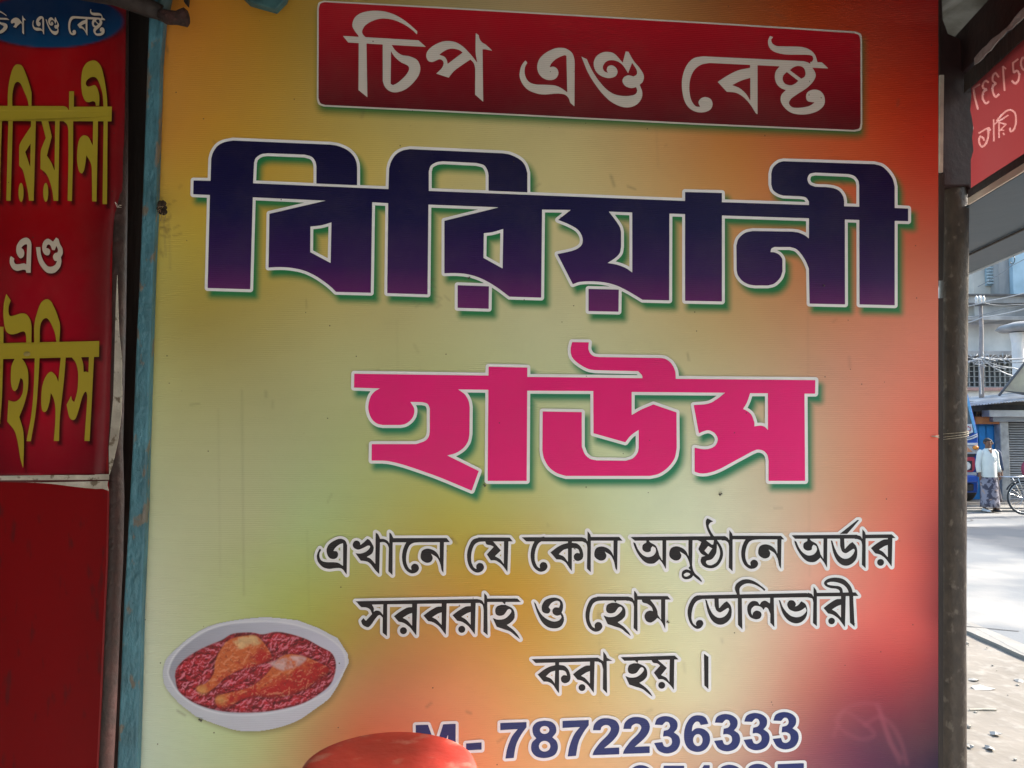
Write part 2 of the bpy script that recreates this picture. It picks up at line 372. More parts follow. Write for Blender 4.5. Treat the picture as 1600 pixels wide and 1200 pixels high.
# the big navy word
BAR1 = P('302.4,282 329,282.6 395.4,286.4 607,295.6 670,298.4 890,307 1070.4,314 1128,316 1264,320.4 1398,325 1419,326 1419,345.6 1398,345 1342.6,343.6 1264,341 1128,336.6 1070,334.4 988,332 892.4,328 847,327.4 780,324 669.4,319.6 606.6,317.4 581.6,316 511.4,313.6 395,308.2 328,304.6 302,303.4')
BIG = [BAR1,
    P('195,413 200,240 215,190~ 250,140~ 300,112~ 370,98 1130,130 1190,140~ 1260,170~ 1310,215~ 1335,270~ 1340,310 1340,447 1022,434 1022,300 1013,260~ 985,225~ 930,208 640,197 590,205~ 548,235~ 535,270 527,432 525,540 505,1260 172,1250 190,520', A),
    P('1107,165 655,270 648,690 740,686~ 830,693~ 920,712~ 1010,752~ 1090,805~ 1140,845~ 1175,880 1447,887 1458,165', B_),
    P('185,428 190,270 205,215~ 240,160~ 290,128~ 350,115 1080,148 1140,160~ 1210,195~ 1250,240~ 1270,300 1270,453 967,440 967,320 958,280~ 930,240~ 870,223 610,210 560,218~ 515,245~ 500,290 500,440 497,550 490,1250 175,1240 183,537', C),
    P('1050,220 622,325 622,735 705,733~ 790,740~ 870,760~ 950,795~ 1040,850~ 1130,918 1378,925 1385,220', D), P('725,828 970,837 968,1012 725,1005', D),
    P('262,238 160,318 240,350~ 310,390~ 345,440~ 352,490~ 330,530~ 270,560~ 155,585 275,820 330,802~ 420,797~ 520,805~ 610,828~ 690,865~ 760,905~ 820,942 1028,947 1030,230 740,230 740,730 690,695~ 620,668~ 545,655 600,620~ 640,580~ 652,530 652,410 640,370~ 600,310~ 545,240', E_),
    P('398,857 635,863 632,1035 398,1030', E_), P('1152,100 1440,108 1440,955 1152,950', E_),
    P('770,715 740,690~ 690,668~ 640,660 330,655 270,670~ 220,715~ 203,770 205,960 215,1000~ 250,1045~ 300,1072~ 350,1080 450,1080 500,1065~ 545,1020~ 563,970 563,900 560,870~ 535,838~ 500,822~ 470,820 476,793~ 500,780 620,780 670,795~ 710,835~ 745,890~ 770,950 775,1222 1052,1228 1050,540 770,540', F_),
    P('1440,480 1440,310 1425,250~ 1390,195~ 1340,150~ 1280,133 570,110 530,122~ 490,160~ 475,210 475,290 490,335~ 530,365~ 570,378 700,383 745,392~ 770,425 770,470 1045,480 1045,420 1035,380~ 1005,340~ 960,320~ 900,312 820,310 775,290~ 758,250~ 775,210~ 820,198 1080,210 1125,225~ 1155,260~ 1163,300 1163,466 1165,1228 1440,1235', F_)]
BIG_H = [P('975,370 1060,360~ 1140,337 1133,655 973,570', B_), P('930,422 1000,413~ 1082,388 1077,698 927,615', D)]

# the pink word
Pk = dict(o=(540, 550), s=5.0); Q = dict(o=(800, 520), s=5.0); Rr = dict(o=(1000, 550), s=5.0)
PINK = [P('553.6,584 763.4,587 824,589 1003.6,591 1056,592 1274,594 1273.6,615 1257,615 1200,614.4 1172,614.4 1133.6,613.6 987,612.4 927,611 824,610.4 763.4,609 716,608.4 594.4,607 553.2,605.6'),
    P('272,283 228,308~ 195,350~ 178,420~ 185,480~ 210,530~ 248,560~ 290,570 430,570 470,560~ 510,530~ 533,490~ 535,440~ 505,390 600,392 640,405~ 658,440 658,620 650,660~ 620,695~ 550,720 205,720 203,848 290,848 350,855~ 450,880~ 600,930~ 750,985~ 985,1083 1040,930 793,808 860,790~ 920,750~ 955,700~ 968,640 970,430 960,380~ 930,330~ 880,293 880,240 272,240', Pk),
    P('1117,115 1420,122 1415,1007 1110,1007', Pk),
    P('635,430 637,785 885,855 930,800~ 990,758 990,900 980,940~ 945,980~ 890,1000 660,997 610,985~ 570,950~ 545,890 545,620 240,615 238,920 250,980~ 290,1050~ 350,1095~ 420,1118 1080,1118 1150,1100~ 1220,1050~ 1270,980~ 1287,900 1285,622 1105,560 1010,600~ 935,643 935,430', Q),
    P('470,73 600,75 597,125~ 612,162~ 640,183~ 680,190 1160,197 1200,205~ 1245,240~ 1275,300~ 1280,370 1018,370 1017,335~ 985,300 650,292 590,280~ 520,240~ 470,190~ 458,130~', Q),
    P('668,316 600,370~ 530,405~ 420,415 460,635 500,618~ 540,612~ 585,635~ 608,680~ 590,730~ 545,755~ 490,760~ 427,748 427,935 470,948~ 530,945~ 620,915~ 750,845~ 880,775 920,762~ 965,772~ 995,805~ 1005,850 1005,1007 1290,1007 1285,300 1000,300 1000,610 975,585~ 940,575~ 893,582 893,550~ 870,490~ 835,460~ 805,445 835,395~ 860,322 860,290 668,290', Rr)]

# small black lines: shared letters
EK = '250,245 180,265~ 140,330~ 122,410~ 130,490~ 160,550~ 210,582~ 260,572~ 285,535~ 270,498~ 235,490~ 210,515~ 213,550 185,530~ 162,470~ 165,390~ 190,320~ 230,290~ 290,283'
NA = '1275,285 1315,285 1310,588 1292,560 1280,500~ 1250,440~ 1190,400 1207,440~ 1190,478~ 1145,488~ 1100,460~ 1090,420~ 1108,370~ 1160,352~ 1220,370~ 1258,408~ 1275,450'
RA = '640,300 590,305~ 520,345~ 465,387 510,440 560,452~ 615,490~ 655,540~ 680,572 688,260 640,260'; RAH = '640,355 600,370~ 548,402 592,427~ 640,480'
AA = '1280,183 1305,215~ 1312,240 1312,580 1275,545 1278,340 1268,303~ 1240,283 1205,283 1225,243 1262,255~ 1280,285'
KA = '237,160 268,160 268,195 310,202~ 342,235~ 357,285~ 348,322~ 315,338~ 288,325~ 283,295~ 303,275~ 330,278 320,250~ 300,238~ 268,235 268,418 250,395~ 220,350~ 185,328~ 147,325 100,270 150,232~ 195,208~ 237,197'
KAH = '237,240 200,252~ 165,285 205,303~ 237,345'
YA = '985,150 1003,178~ 1035,183~ 1058,200 1008,255 1045,307 1085,310~ 1130,345~ 1165,390 1168,150 1133,150 1133,335 1105,295~ 1065,275 1110,218 1035,152'
HA = '1095,230 1122,255 1185,285~ 1212,325~ 1212,380~ 1180,420~ 1138,445 1200,490~ 1245,540~ 1268,580 1225,548~ 1170,505~ 1110,485~ 1042,462 1003,378 1050,395~ 1110,390~ 1155,360~ 1183,322~ 1172,298~ 1150,300~ 1130,325~ 1110,350~ 1070,360~ 1035,345~ 1028,305~ 1045,272~ 1085,257 1120,258 1130,225 1085,225'
DA = '995,912 1012,920 1035,990~ 1070,1055~ 1120,1090~ 1170,1085~ 1210,1050~ 1228,1010 1215,995~ 1175,1020~ 1140,1038~ 1105,1020~ 1087,970 1085,885 1125,885 1130,1000 1175,950~ 1205,930 1240,970~ 1252,1025~ 1240,1095~ 1190,1145~ 1130,1158~ 1070,1125~ 1025,1045~'
AW = '305,350 325,362 350,420~ 390,470~ 440,495~ 490,485~ 520,450~ 518,410~ 490,390 475,410~ 470,440~ 430,448~ 395,425~ 395,380~ 430,355 430,330 450,330 470,355~ 520,385~ 545,440~ 555,480 585,530 585,325 622,325 620,615 590,560~ 555,515 540,530 500,557~ 440,555~ 390,520~ 340,450~ 310,380~'
UU = 1.2308
L1a = [P('122,350 135,365 118,400~ 122,445~ 145,472~ 190,483~ 250,483~ 300,490~ 345,520 345,300 310,312~ 270,345~ 252,375 283,378~ 298,405~ 285,440~ 250,453~ 212,440~ 190,400~ 188,350~ 215,305~ 270,270~ 320,257~ 365,275~ 385,320 380,602 362,580 345,555~ 318,540~ 270,540~ 210,547~ 150,530~ 105,480~ 92,430~ 102,385~', T1)]
L1b = [P('440,300 455,280~ 480,275~ 505,290~ 512,318 545,292~ 580,258 605,275~ 632,320~ 640,350~ 622,400~ 572,432 610,450~ 655,500 658,197 680,212~ 697,245 700,258 740,260~ 775,280~ 790,305 790,195 808,210~ 822,238 830,252 1340,250 1372,290 822,292 820,607 780,570 785,345 770,310~ 740,290~ 700,292 693,597 655,560~ 610,500~ 570,475~ 515,468 463,395 510,400~ 560,385~ 595,355~ 605,330~ 585,323~ 540,345~ 490,362~ 450,345~ 437,320~', T1),
    P(EK, T1, (790, 8, 1, 1)), P(NA, T1)]
L1c = [P(EK, T2), P('230,245 530,245 562,283 230,283', T2), P('295,280 310,312~ 350,320~ 378,335 312,408 350,465 400,468~ 460,510~ 510,578 520,270 478,270 475,500 440,455~ 390,425 447,370 375,285', T2)]
L1d = [P('648,243 1230,243 1275,290 1268,300 1230,283 690,283', T2), P(EK, T2, (611, -8, 1, 1)), P(KA, T2, (800, 56, UU, UU)), P(AA, T2), P('1295,240 1585,240 1618,276 1300,276', T2), P(NA, T2, (255, -21, 1, 1))]
L1dh = [P(KAH, T2, (800, 56, UU, UU))]
L1e = [P('278,302 1190,293 1230,335 1180,330 320,338', T3), P(AW, T3), P(NA, T3, (-440, 40, 1, 1.0)),
    P('835,600 868,560 880,620 900,655~ 940,690~ 965,725 960,735 915,702~ 880,672 868,690~ 840,706~ 800,708~ 775,690~ 770,660~ 780,630~ 815,613~ 860,625', T3),
    P('905,325 960,350 930,418 955,460~ 985,478 1000,483 960,495 952,535~ 972,575~ 1020,600~ 1075,600~ 1125,570~ 1160,510~ 1168,450~ 1150,390~ 1105,325', T3),
    P('1018,122 1075,152 1045,165~ 1030,195~ 1048,245~ 1090,310 1055,310 1020,242~ 1003,185~ 1003,145~', T3), P(AA, T3, (-52, 52, 1, 1)),
    P('1245,290 1725,290 1757,325 1245,325', T3), P(EK, T3, (1221, 58, 1, .945)), P(NA, T4, (-1000, 20, 1, 1))]
L1eh = [P('790,660 815,645~ 845,650~ 850,665~ 820,682~ 795,678~', T3), P('1108,365 1135,420~ 1137,480~ 1110,540~ 1060,572~ 1020,568~ 1003,545~ 1012,528 1060,515~ 1098,465~ 1108,410~', T3),
    P('1025,388 1065,412 1025,470 988,435', T3), P('1003,332 1062,378 1075,372 1080,332', T3)]
L1f = [P('412,285 1040,280 1085,320 1080,335 1030,317 445,320', T4), P(AW, T4, (133, -15, 1, 1)), P('875,272 960,205~ 1045,138 1062,138 1005,205~ 945,272', T4),
    P(DA, T4, (-208, -580, 1, 1)), P(AA, T4, (-188, 52, 1, .95)), P('1110,280 1375,277 1412,312 1115,315', T4), P(RA, T4, (742, 33, .93, .97)), ellipse(1267, 546, 33, 33, **T4)]
L1fh = [P(RAH, T4, (742, 33, .93, .97))]
L2a = [P('95,243 1265,222 1310,235~ 1333,270 1333,165 1357,190~ 1362,218 1366,570 1325,535 1328,330 1318,280~ 1290,258 1250,260 690,268 640,270 400,272 135,277', T5),
    P('115,262 150,300 200,303~ 235,322~ 255,365 195,432 172,404 148,432 165,470~ 212,493~ 245,470~ 290,405~ 325,375~ 357,400 357,545 398,580 400,260 363,262 360,375 330,340~ 295,332~ 268,345 272,310~ 248,268', T5),
    P(RA, T5), ellipse(556, 526, 34, 34, **T5), P(RA, T5, (284, -6, 1, 1)), P(RA, T5, (563, -10, 1, 1)), ellipse(1117, 513, 34, 34, **T5),
    P('300,832 605,832 640,865 300,865', T2), P(HA, T2, (-635, 628, 1, 1.03))]
L2ah = [P(RAH, T5), P(RAH, T5, (284, -6, 1, 1)), P(RAH, T5, (563, -10, 1, 1))]
L2b = [P('333,250 352,265 375,320~ 410,375~ 460,415~ 520,438~ 570,430~ 598,400~ 590,372 555,382~ 520,365~ 512,330~ 535,303~ 575,305 587,270~ 575,243~ 540,240~ 500,262~ 475,300 492,325~ 480,355~ 448,360~ 415,340~ 410,290~ 435,240~ 480,215~ 540,208~ 590,228~ 613,270~ 612,320~ 600,352 620,390~ 620,440~ 590,488~ 530,505~ 465,490~ 410,440~ 365,350~', T6)]
L2c = [P('940,198 1240,198 1285,230 1290,255 1240,235 960,236', T6), P(EK, T6, (708, -47, 1, 1)), P(HA, T6), P(AA, T6, (18, -44, 1, 1)),
    P('345,870 635,870 665,904 335,905', T3), P('385,895 395,930~ 440,945~ 480,975~ 495,1015 460,1010~ 425,1030~ 413,1070~ 432,1112~ 472,1125~ 510,1105~ 535,1080 565,1100~ 595,1150~ 612,1192 612,890 572,890 572,1100 540,1050 535,1010~ 510,960~ 460,895', T3)]
s2 = .8125
L2d = [P('290,252 1150,233 1195,255 1200,275 1160,266 320,280', U), P('320,250 275,262~ 240,310~ 222,370~ 228,430~ 250,480~ 290,512~ 325,505~ 345,475~ 335,448~ 305,445~ 287,468~ 292,492 265,470~ 252,420~ 262,350~ 290,300~ 340,278', U),
    P('610,250 595,215~ 592,185~ 610,155~ 650,130~ 700,127~ 750,145~ 800,180~ 830,205 822,217 790,190~ 740,165~ 690,158~ 650,172~ 628,200~ 630,250', U), P('615,245 645,245 650,518 615,480', U),
    P(DA, U, (358-995*s2, 290-912*s2, s2, s2*.99)), P('868,395 850,355~ 830,345~ 815,365 800,345~ 775,335~ 745,335~ 722,355~ 718,385~ 728,410 735,385~ 760,370~ 790,380~ 800,405~ 785,432~ 750,438~ 710,420~ 690,380~ 692,330~ 725,297~ 765,300~ 785,325 800,302~ 830,293~ 865,315 868,260 895,260 900,500 868,465', U),
    P('933,285 945,292 970,350~ 1015,402~ 1065,422~ 1115,412~ 1150,375~ 1142,345 1105,370~ 1060,378~ 1015,358~ 1000,320~ 1018,292~ 1050,293~ 1068,318~ 1060,340 1085,328~ 1110,297 1143,320~ 1157,365~ 1148,420~ 1110,460~ 1060,470~ 1005,445~ 962,385~', U),
    P(AA, U, (1206-1280*s2, 190-183*s2, s2, s2*.96)), P('1220,232 1535,228 1557,256 1222,260', U), P(RA, U, (1284-465*s2*.96, 350-387*s2, s2*.96, s2)), ellipse(1347, 452, 26, 26, **U),
    P('1485,250 1515,250 1527,497 1490,465', U), P('1515,255 1505,200~ 1480,160~ 1440,125~ 1380,112~ 1320,122~ 1288,150~ 1300,178~ 1340,195~ 1385,200~ 1410,218~ 1410,250 1437,250 1430,200~ 1405,180~ 1360,175~ 1320,168~ 1310,155 1340,146~ 1390,150~ 1440,170~ 1472,205~ 1485,255', U)]
L2dh = [P(RAH, U, (1284-465*s2*.96, 350-387*s2, s2*.96, s2))]
L3a = [P('55,150 570,138 612,165 610,185 575,170 550,168 85,180', V), P(KA, V), P(RA, V, (376-465*.76, 268-387*.79, .76, .79)), ellipse(447, 372, 27, 27, **V),
    P('613,88 635,118~ 643,140 685,163 640,165 643,418 610,383 612,230 600,185~ 575,170 590,150 613,175', V)]
L3ah = [P(KAH, V), P(RAH, V, (376-465*.76, 268-387*.79, .76, .79))]
L3b = [P('750,135 1172,122 1202,152 778,163', V), P(HA, V, (805-1028*s2, 225-310*s2, s2, s2)), P(YA, V), ellipse(1070, 354, 27, 27, **V)]
L3c = [P('1400,107 1435,133 1435,385 1403,355', V)]
# telephone numbers
d7 = '295,632 500,625 500,665 460,720~ 420,800~ 400,905 335,910 350,830~ 385,740~ 432,680 295,688'
d8 = '150,630 205,638~ 240,670~ 245,720~ 215,760 250,795~ 258,850~ 230,900~ 160,922~ 90,910~ 52,865~ 55,805~ 90,768 65,735~ 62,680~ 95,642~'
d2 = '532,705 545,655~ 590,618~ 650,612~ 710,630~ 738,675~ 730,730~ 690,785~ 620,845 738,840 738,893 528,900 545,860~ 590,800~ 650,740~ 672,695~ 655,668~ 625,665~ 600,680~ 592,705'
d3 = '1015,662 1035,615~ 1090,595~ 1150,605~ 1190,640~ 1190,690~ 1165,722 1205,755~ 1212,810~ 1180,865~ 1110,887~ 1045,865~ 1010,805 1075,797 1090,830~ 1120,835~ 1148,810~ 1145,770~ 1115,752~ 1080,755 1085,710 1120,700~ 1135,675~ 1125,645~ 1100,640~ 1075,665'
d6 = '1435,655 1375,665 1360,640~ 1335,640~ 1312,670~ 1305,715 1340,690~ 1395,695~ 1440,735~ 1445,800~ 1410,855~ 1350,875~ 1285,855~ 1250,800~ 1245,720~ 1265,650~ 1305,600~ 1360,588~ 1410,605~'
d5 = '60,0 220,0 220,48 105,48 98,95 140,85~ 195,95~ 230,145~ 230,210~ 195,265~ 125,285~ 55,265~ 28,205 90,198 105,228~ 135,235~ 165,205~ 162,155~ 130,132~ 92,150 38,140'
d1 = '120,0 165,0 165,280 108,280 108,80 85,100~ 50,112 50,65 90,45~'
mM = '678,132 755,130 805,270 850,127 928,124 928,345 880,346 880,190 825,347 785,348 727,195 727,350 680,351'
Wk = dict(o=(480, 1100), s=4.0)
def dg(t, dx, dy): return P(t, V, (dx * 5, dy * 5, 1, 1))
PH = [P(mM, Wk), P('993,247 1090,240 1090,285 993,290', Wk), dg(d7, -97.3, 3.3), dg(d8, 0, 0), dg(d7, 0, 0), dg(d2, 0, 0), dg(d2, 47.6, -2), dg(d3, 0, 0), dg(d6, 0, 0),
      dg(d3, 93.8, -3.3), dg(d3, 139.9, -4.9), dg(d3, 185.3, -6.4)]
PHH = [ellipse(155, 703, 37, 31, **V), ellipse(155, 830, 45, 42, **V), ellipse(1352, 782, 37, 47, **V)]
Vb = dict(o=(820, 1000), s=5.0)
PH2 = [dg(d7, 1215-879, 1193-1125.5), dg(d3, 1166-1022, 74.5), dg(d3, 1122-1022, 76), P(d1, dict(o=(1076, 1195.5), s=5.0)), P(d5, dict(o=(1025, 1196.5), s=5.0)),
       np.array([(1002.0 + 1089.0 - 1.0 * p[0], 1224.0 + 1146.5 - p[1]) for p in dg(d6, 0, 0)])]
PH2H = [ellipse(1002.0 + 1089.0 - 820 - 1352 / 5, 1224.0 + 1146.5 - 1000 - 782 / 5, 7.4, 9.4)]

# the food picture
Bk = dict(o=(240, 940), s=5.0)
BOWL = P('68,560 75,520~ 95,450~ 160,380 250,300 370,220~ 500,170~ 700,135~ 900,122~ 1130,145 1290,205 1440,285 1520,410 1525,480 1440,660 1370,760~ 1250,850~ 1130,930~ 980,985~ 800,1015~ 650,1008~ 500,965~ 330,900 200,800 110,700 78,640', Bk)
BOWLIN = P('130,600 120,540~ 160,440~ 250,340~ 400,240~ 560,185~ 760,165~ 960,165~ 1150,200~ 1330,270~ 1460,370~ 1495,470~ 1470,560~ 1380,680~ 1250,760~ 1080,830~ 880,868~ 680,880~ 500,862~ 330,805~ 200,710~', Bk)
CURRY = P('165,580 180,520~ 240,450~ 330,390~ 420,345~ 530,300~ 620,250~ 760,240~ 850,255~ 960,235~ 1080,255~ 1200,295~ 1300,350~ 1390,400~ 1425,480~ 1415,570~ 1380,650~ 1300,720~ 1180,790~ 1050,830~ 880,860~ 700,868~ 540,858~ 400,825~ 280,770~ 190,690~', Bk)
LEG1 = P('560,320 640,280~ 780,265~ 850,310~ 925,430~ 880,470~ 780,510~ 680,530~ 600,570~ 550,600~ 500,650~ 420,710~ 350,700~ 340,670~ 420,630~ 470,560~ 480,480~ 510,400~', Bk)
LEG2 = P('980,440 1060,410~ 1180,430~ 1300,480~ 1370,520~ 1360,560~ 1300,600~ 1200,680~ 1050,735~ 900,750~ 780,740~ 680,770~ 600,820~ 520,835~ 485,790~ 500,740~ 600,710~ 720,680~ 800,640~ 880,570~ 940,490~', Bk)
GLZ = [P('620,310 700,275~ 790,268~ 840,315~ 790,345~ 730,350~ 680,370~ 640,350~', Bk), P('900,480 990,450~ 1080,425~ 1190,440~ 1150,490~ 1080,520~ 1020,540~ 960,520~', Bk)]

# ---- left banner words
a1 = dict(o=(0, 0), s=8.0); a2 = dict(o=(0, 90), s=8.0); a3 = dict(o=(0, 190), s=8.0); a4 = dict(o=(0, 340), s=10.0); a5 = dict(o=(0, 450), s=8.0); a6 = dict(o=(0, 550), s=8.0)
LB1 = [P('-400,600 0,603 800,606 835,622~ 862,665 865,420 925,420 922,615 1398,612 1395,797 0,792 -400,790', a2),
    P('95,620 98,450~ 115,300~ 150,160~ 190,95~ 230,85~ 280,110~ 330,220~ 370,340~ 395,440 393,620 362,620 342,520~ 300,420~ 260,330~ 220,303~ 185,330~ 160,420~ 152,520~ 155,620', a2),
    P('105,-20 160,-20 132,988 78,988', a3), P('-200,-20 25,-20 5,600 0,990 -60,990 -80,400 -200,200', a3),
    P('388,-20 448,-20 422,988 362,988 350,880~ 320,740~ 285,610~ 240,550 240,330 252,270~ 320,160~ 388,60', a3), ellipse(263, 885, 32, 118, **a3),
    P('515,-20 600,-20 648,185 585,425 640,510~ 682,615 690,-20 745,-20 728,990 670,990 655,870~ 620,740~ 575,650~ 505,590 508,400~ 520,330~ 572,205', a3), ellipse(572, 885, 32, 118, **a3),
    P('780,-20 915,-20 912,500 898,990 845,990 855,560 855,110 840,40~ 800,0', a3),
    P('1165,-20 1225,-20 1207,998 1152,998 1148,600~ 1130,510~ 1080,420 1068,520~ 1050,610~ 1020,648~ 985,610~ 965,500~ 965,370~ 985,240~ 1020,185~ 1060,172~ 1110,200~ 1160,300', a3),
    P('1295,-20 1345,-20 1337,1032 1282,1032', a3),
    P('1345,650 1335,480~ 1310,300~ 1270,130~ 1220,55~ 1160,35~ 1080,70~ 1030,160~ 1015,320~ 1030,460~ 1065,540~ 1110,558~ 1160,545~ 1190,560~ 1198,605 1240,600 1243,520~ 1235,440~ 1210,370~ 1180,345~ 1130,360~ 1095,360~ 1072,330~ 1085,285~ 1130,248~ 1180,242~ 1220,275~ 1260,370~ 1285,480~ 1295,650', a2)]
LB1H = [P('383,272 315,380 377,565', a3)]
LB2 = [P('170,600 225,640 218,680~ 235,720~ 280,730~ 370,715~ 412,730 425,430 410,415~ 365,435~ 330,475 365,500~ 380,550~ 365,610~ 320,635~ 280,600~ 255,530~ 262,440~ 310,360~ 370,320~ 430,318~ 475,360~ 492,420 480,862 410,862 400,820~ 350,815~ 270,832~ 200,800~ 155,720~ 155,640~', a4),
    P('560,462 630,462 640,570~ 680,680~ 740,755~ 800,768~ 860,740~ 892,680 850,670~ 828,610~ 855,560~ 900,545 905,500~ 880,440 855,510 815,505 795,450~ 765,418~ 735,435~ 722,475 760,485~ 785,520~ 770,575~ 735,590~ 690,565~ 660,490~ 670,400~ 710,345~ 760,332~ 830,378 875,312 915,335 935,410~ 975,480~ 980,560~ 952,620 960,690~ 935,780~ 870,850~ 800,872~ 720,850~ 640,760~ 590,650~', a4)]
LB3 = [P('-400,690 0,690 1240,662 1238,860 0,888 -400,890', a5),
    P('80,75 135,155 110,230~ 108,310~ 130,350~ 190,340~ 260,318~ 330,330~ 380,400~ 395,480 393,700 330,700 325,600~ 310,550~ 270,545~ 200,572~ 140,580~ 85,550~ 55,470~ 42,330~ 45,230~ 60,140~', a5),
    P('-20,485 45,485 42,700 -20,700', a5), P('-60,70 40,70 25,560~ 0,900 -60,900', a6),
    P('428,700 428,480~ 460,320~ 510,190~ 575,140~ 635,165~ 690,270~ 730,380~ 752,480~ 740,690 708,690 690,580~ 655,480~ 610,400~ 575,375~ 530,405~ 500,490~ 495,700', a5),
    P('190,75 265,75 310,130~ 345,220~ 355,340~ 345,480~ 300,660~ 240,810 282,948~ 298,1080~ 298,1224~ 290,1458 252,1320~ 222,1128~ 180,984~ 90,870 105,600 140,615~ 190,620~ 240,590~ 280,520~ 292,430~ 285,350~ 255,325 235,400~ 215,460~ 180,488~ 150,450~ 135,350~ 140,200~ 160,130~', a6),
    P('435,70 495,70 470,500~ 440,800~ 385,1115 330,1115 390,800~ 420,480~', a6),
    P('760,65 822,65 800,350~ 750,800~ 738,1112 672,1112 690,900~ 692,700~ 670,580~ 635,510 620,620~ 590,720~ 555,750~ 525,720~ 515,600~ 525,450~ 560,330~ 610,260~ 650,250~ 700,300~ 728,375', a6),
    P('895,65 1015,65 1040,150~ 1045,250 1075,245~ 1105,258 1112,60 1175,60 1150,560~ 1120,1112 1055,1112 1080,750~ 1090,560~ 1070,495~ 1030,560~ 985,720~ 945,830~ 905,850~ 865,810~ 832,660 890,545 900,600~ 930,625 960,520~ 975,400~ 975,250~ 950,140~', a6)]
def refit(polys, src, dst):
    sx = (dst[2]-dst[0])/(src[2]-src[0]); sy = (dst[3]-dst[1])/(src[3]-src[1])
    return [np.stack([(p[:, 0]-src[0])*sx+dst[0], (p[:, 1]-src[1])*sy+dst[1]], 1) for p in polys]
OV = refit(TITLE_B, (812, 74, 1006, 168), (50.5, 25, 92, 54.5)) + refit(TITLE_C, (1065, 55, 1295, 179), (106.5, 14, 165, 56)) + \
     refit(TITLE_A[:4], (535, 16, 666, 152), (-30, 14, 15, 55)) + refit(TITLE_A[4:], (666, 51, 770, 159), (17, 24, 41, 54))
OVH = refit(TITLE_H[2:], (1065, 55, 1295, 179), (106.5, 14, 165, 56)) + refit(TITLE_H[:1], (535, 16, 666, 152), (-30, 14, 15, 55))
# ------------------------------------------------------------------ the big printed signboard
def tps(pts, vals, reg=0.0):
    pts = np.asarray(pts, float) / 600.0; vals = np.asarray(vals, float); n = len(pts)
    def U_(r2): return np.where(r2 > 0, 0.5 * r2 * np.log(np.maximum(r2, 1e-12)), 0)
    K = U_(((pts[:, None] - pts[None]) ** 2).sum(-1)) + np.eye(n) * reg
    Pm = np.hstack([np.ones((n, 1)), pts]); Am = np.vstack([np.hstack([K, Pm]), np.hstack([Pm.T, np.zeros((3, 3))])])
    sol = np.linalg.solve(Am, np.vstack([vals, np.zeros((3, vals.shape[1]))]))
    def f(X, Y):
        q = np.stack([X.ravel(), Y.ravel()], 1) / 600.0; out = np.zeros((len(q), vals.shape[1]))
        for a in range(0, len(q), 40000):
            s = q[a:a+40000]; out[a:a+40000] = U_(((s[:, None] - pts[None]) ** 2).sum(-1)) @ sol[:n] + sol[n] + s @ sol[n+1:]
        return out.reshape(X.shape + (vals.shape[1],))
    return f
# ink colours of the printed gradient (sRGB), by position; shade painted in along right edge and lower right
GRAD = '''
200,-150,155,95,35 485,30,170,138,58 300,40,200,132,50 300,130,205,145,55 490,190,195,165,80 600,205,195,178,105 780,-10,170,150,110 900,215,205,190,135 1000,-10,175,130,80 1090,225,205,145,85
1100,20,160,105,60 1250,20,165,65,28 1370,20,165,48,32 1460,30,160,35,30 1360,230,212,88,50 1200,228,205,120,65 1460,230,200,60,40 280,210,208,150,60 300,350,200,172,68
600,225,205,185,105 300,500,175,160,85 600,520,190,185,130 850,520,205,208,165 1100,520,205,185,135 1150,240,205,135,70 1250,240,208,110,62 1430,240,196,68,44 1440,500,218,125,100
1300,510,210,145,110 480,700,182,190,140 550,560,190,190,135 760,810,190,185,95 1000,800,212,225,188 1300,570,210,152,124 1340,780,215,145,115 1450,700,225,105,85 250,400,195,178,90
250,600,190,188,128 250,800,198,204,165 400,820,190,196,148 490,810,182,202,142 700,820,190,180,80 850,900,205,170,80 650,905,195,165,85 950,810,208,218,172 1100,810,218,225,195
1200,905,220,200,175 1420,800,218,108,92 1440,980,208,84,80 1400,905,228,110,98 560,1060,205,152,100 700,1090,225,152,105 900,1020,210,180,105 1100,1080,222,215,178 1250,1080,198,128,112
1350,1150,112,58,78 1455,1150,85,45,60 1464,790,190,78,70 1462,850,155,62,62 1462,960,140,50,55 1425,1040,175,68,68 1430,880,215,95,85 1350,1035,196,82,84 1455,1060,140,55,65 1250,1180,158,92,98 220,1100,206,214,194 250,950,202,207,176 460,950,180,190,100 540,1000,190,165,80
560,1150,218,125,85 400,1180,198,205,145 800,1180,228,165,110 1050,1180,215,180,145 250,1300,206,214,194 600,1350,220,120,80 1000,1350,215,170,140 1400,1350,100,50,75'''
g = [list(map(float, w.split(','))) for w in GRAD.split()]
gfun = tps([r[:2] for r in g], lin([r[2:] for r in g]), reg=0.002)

print_sheet = print_mat('printed_plastic', rough=0.34)
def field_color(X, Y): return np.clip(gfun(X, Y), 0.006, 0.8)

inks = {}
for nm, S_, H_ in (('big', BIG, BIG_H), ('pink', PINK, []), ('box', [BOX_OUT], []), ('bowl', [BOWL], [])):
    inks[nm] = Ink(S_, H_, pad=22)
sign = thing('signboard', sg(860, 1300), 'large printed shop sign with navy and pink Bengali words on a yellow to red gradient', 'signboard')
XL, XR, YT, YB = 190, 1466, -170, 1420
stp = 2.6
gx = np.arange(XL, XR + stp, stp); gx[-1] = XR; gy = np.arange(YT, YB + stp, stp)
U1, Y = np.meshgrid((gx - XL) / (XR - XL), gy); XLY = 247.0 - 38.0 * Y / 1000.0; X = XLY + U1 * (XR - XLY)
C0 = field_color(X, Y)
def shadow(C_, ink, dx, dy, grow, width, color, amt):
    d = ink.at(X - dx, Y - dy); a = np.clip(0.5 - (d - grow) / width, 0, 1); a = a * a * (3 - 2 * a) * amt
    return C_ * (1 - a[..., None]) + np.array(color) * a[..., None]
C0 = shadow(C0, inks['big'], 7, 10, 5.5, 15, lin([0, 120, 70]), 0.97)
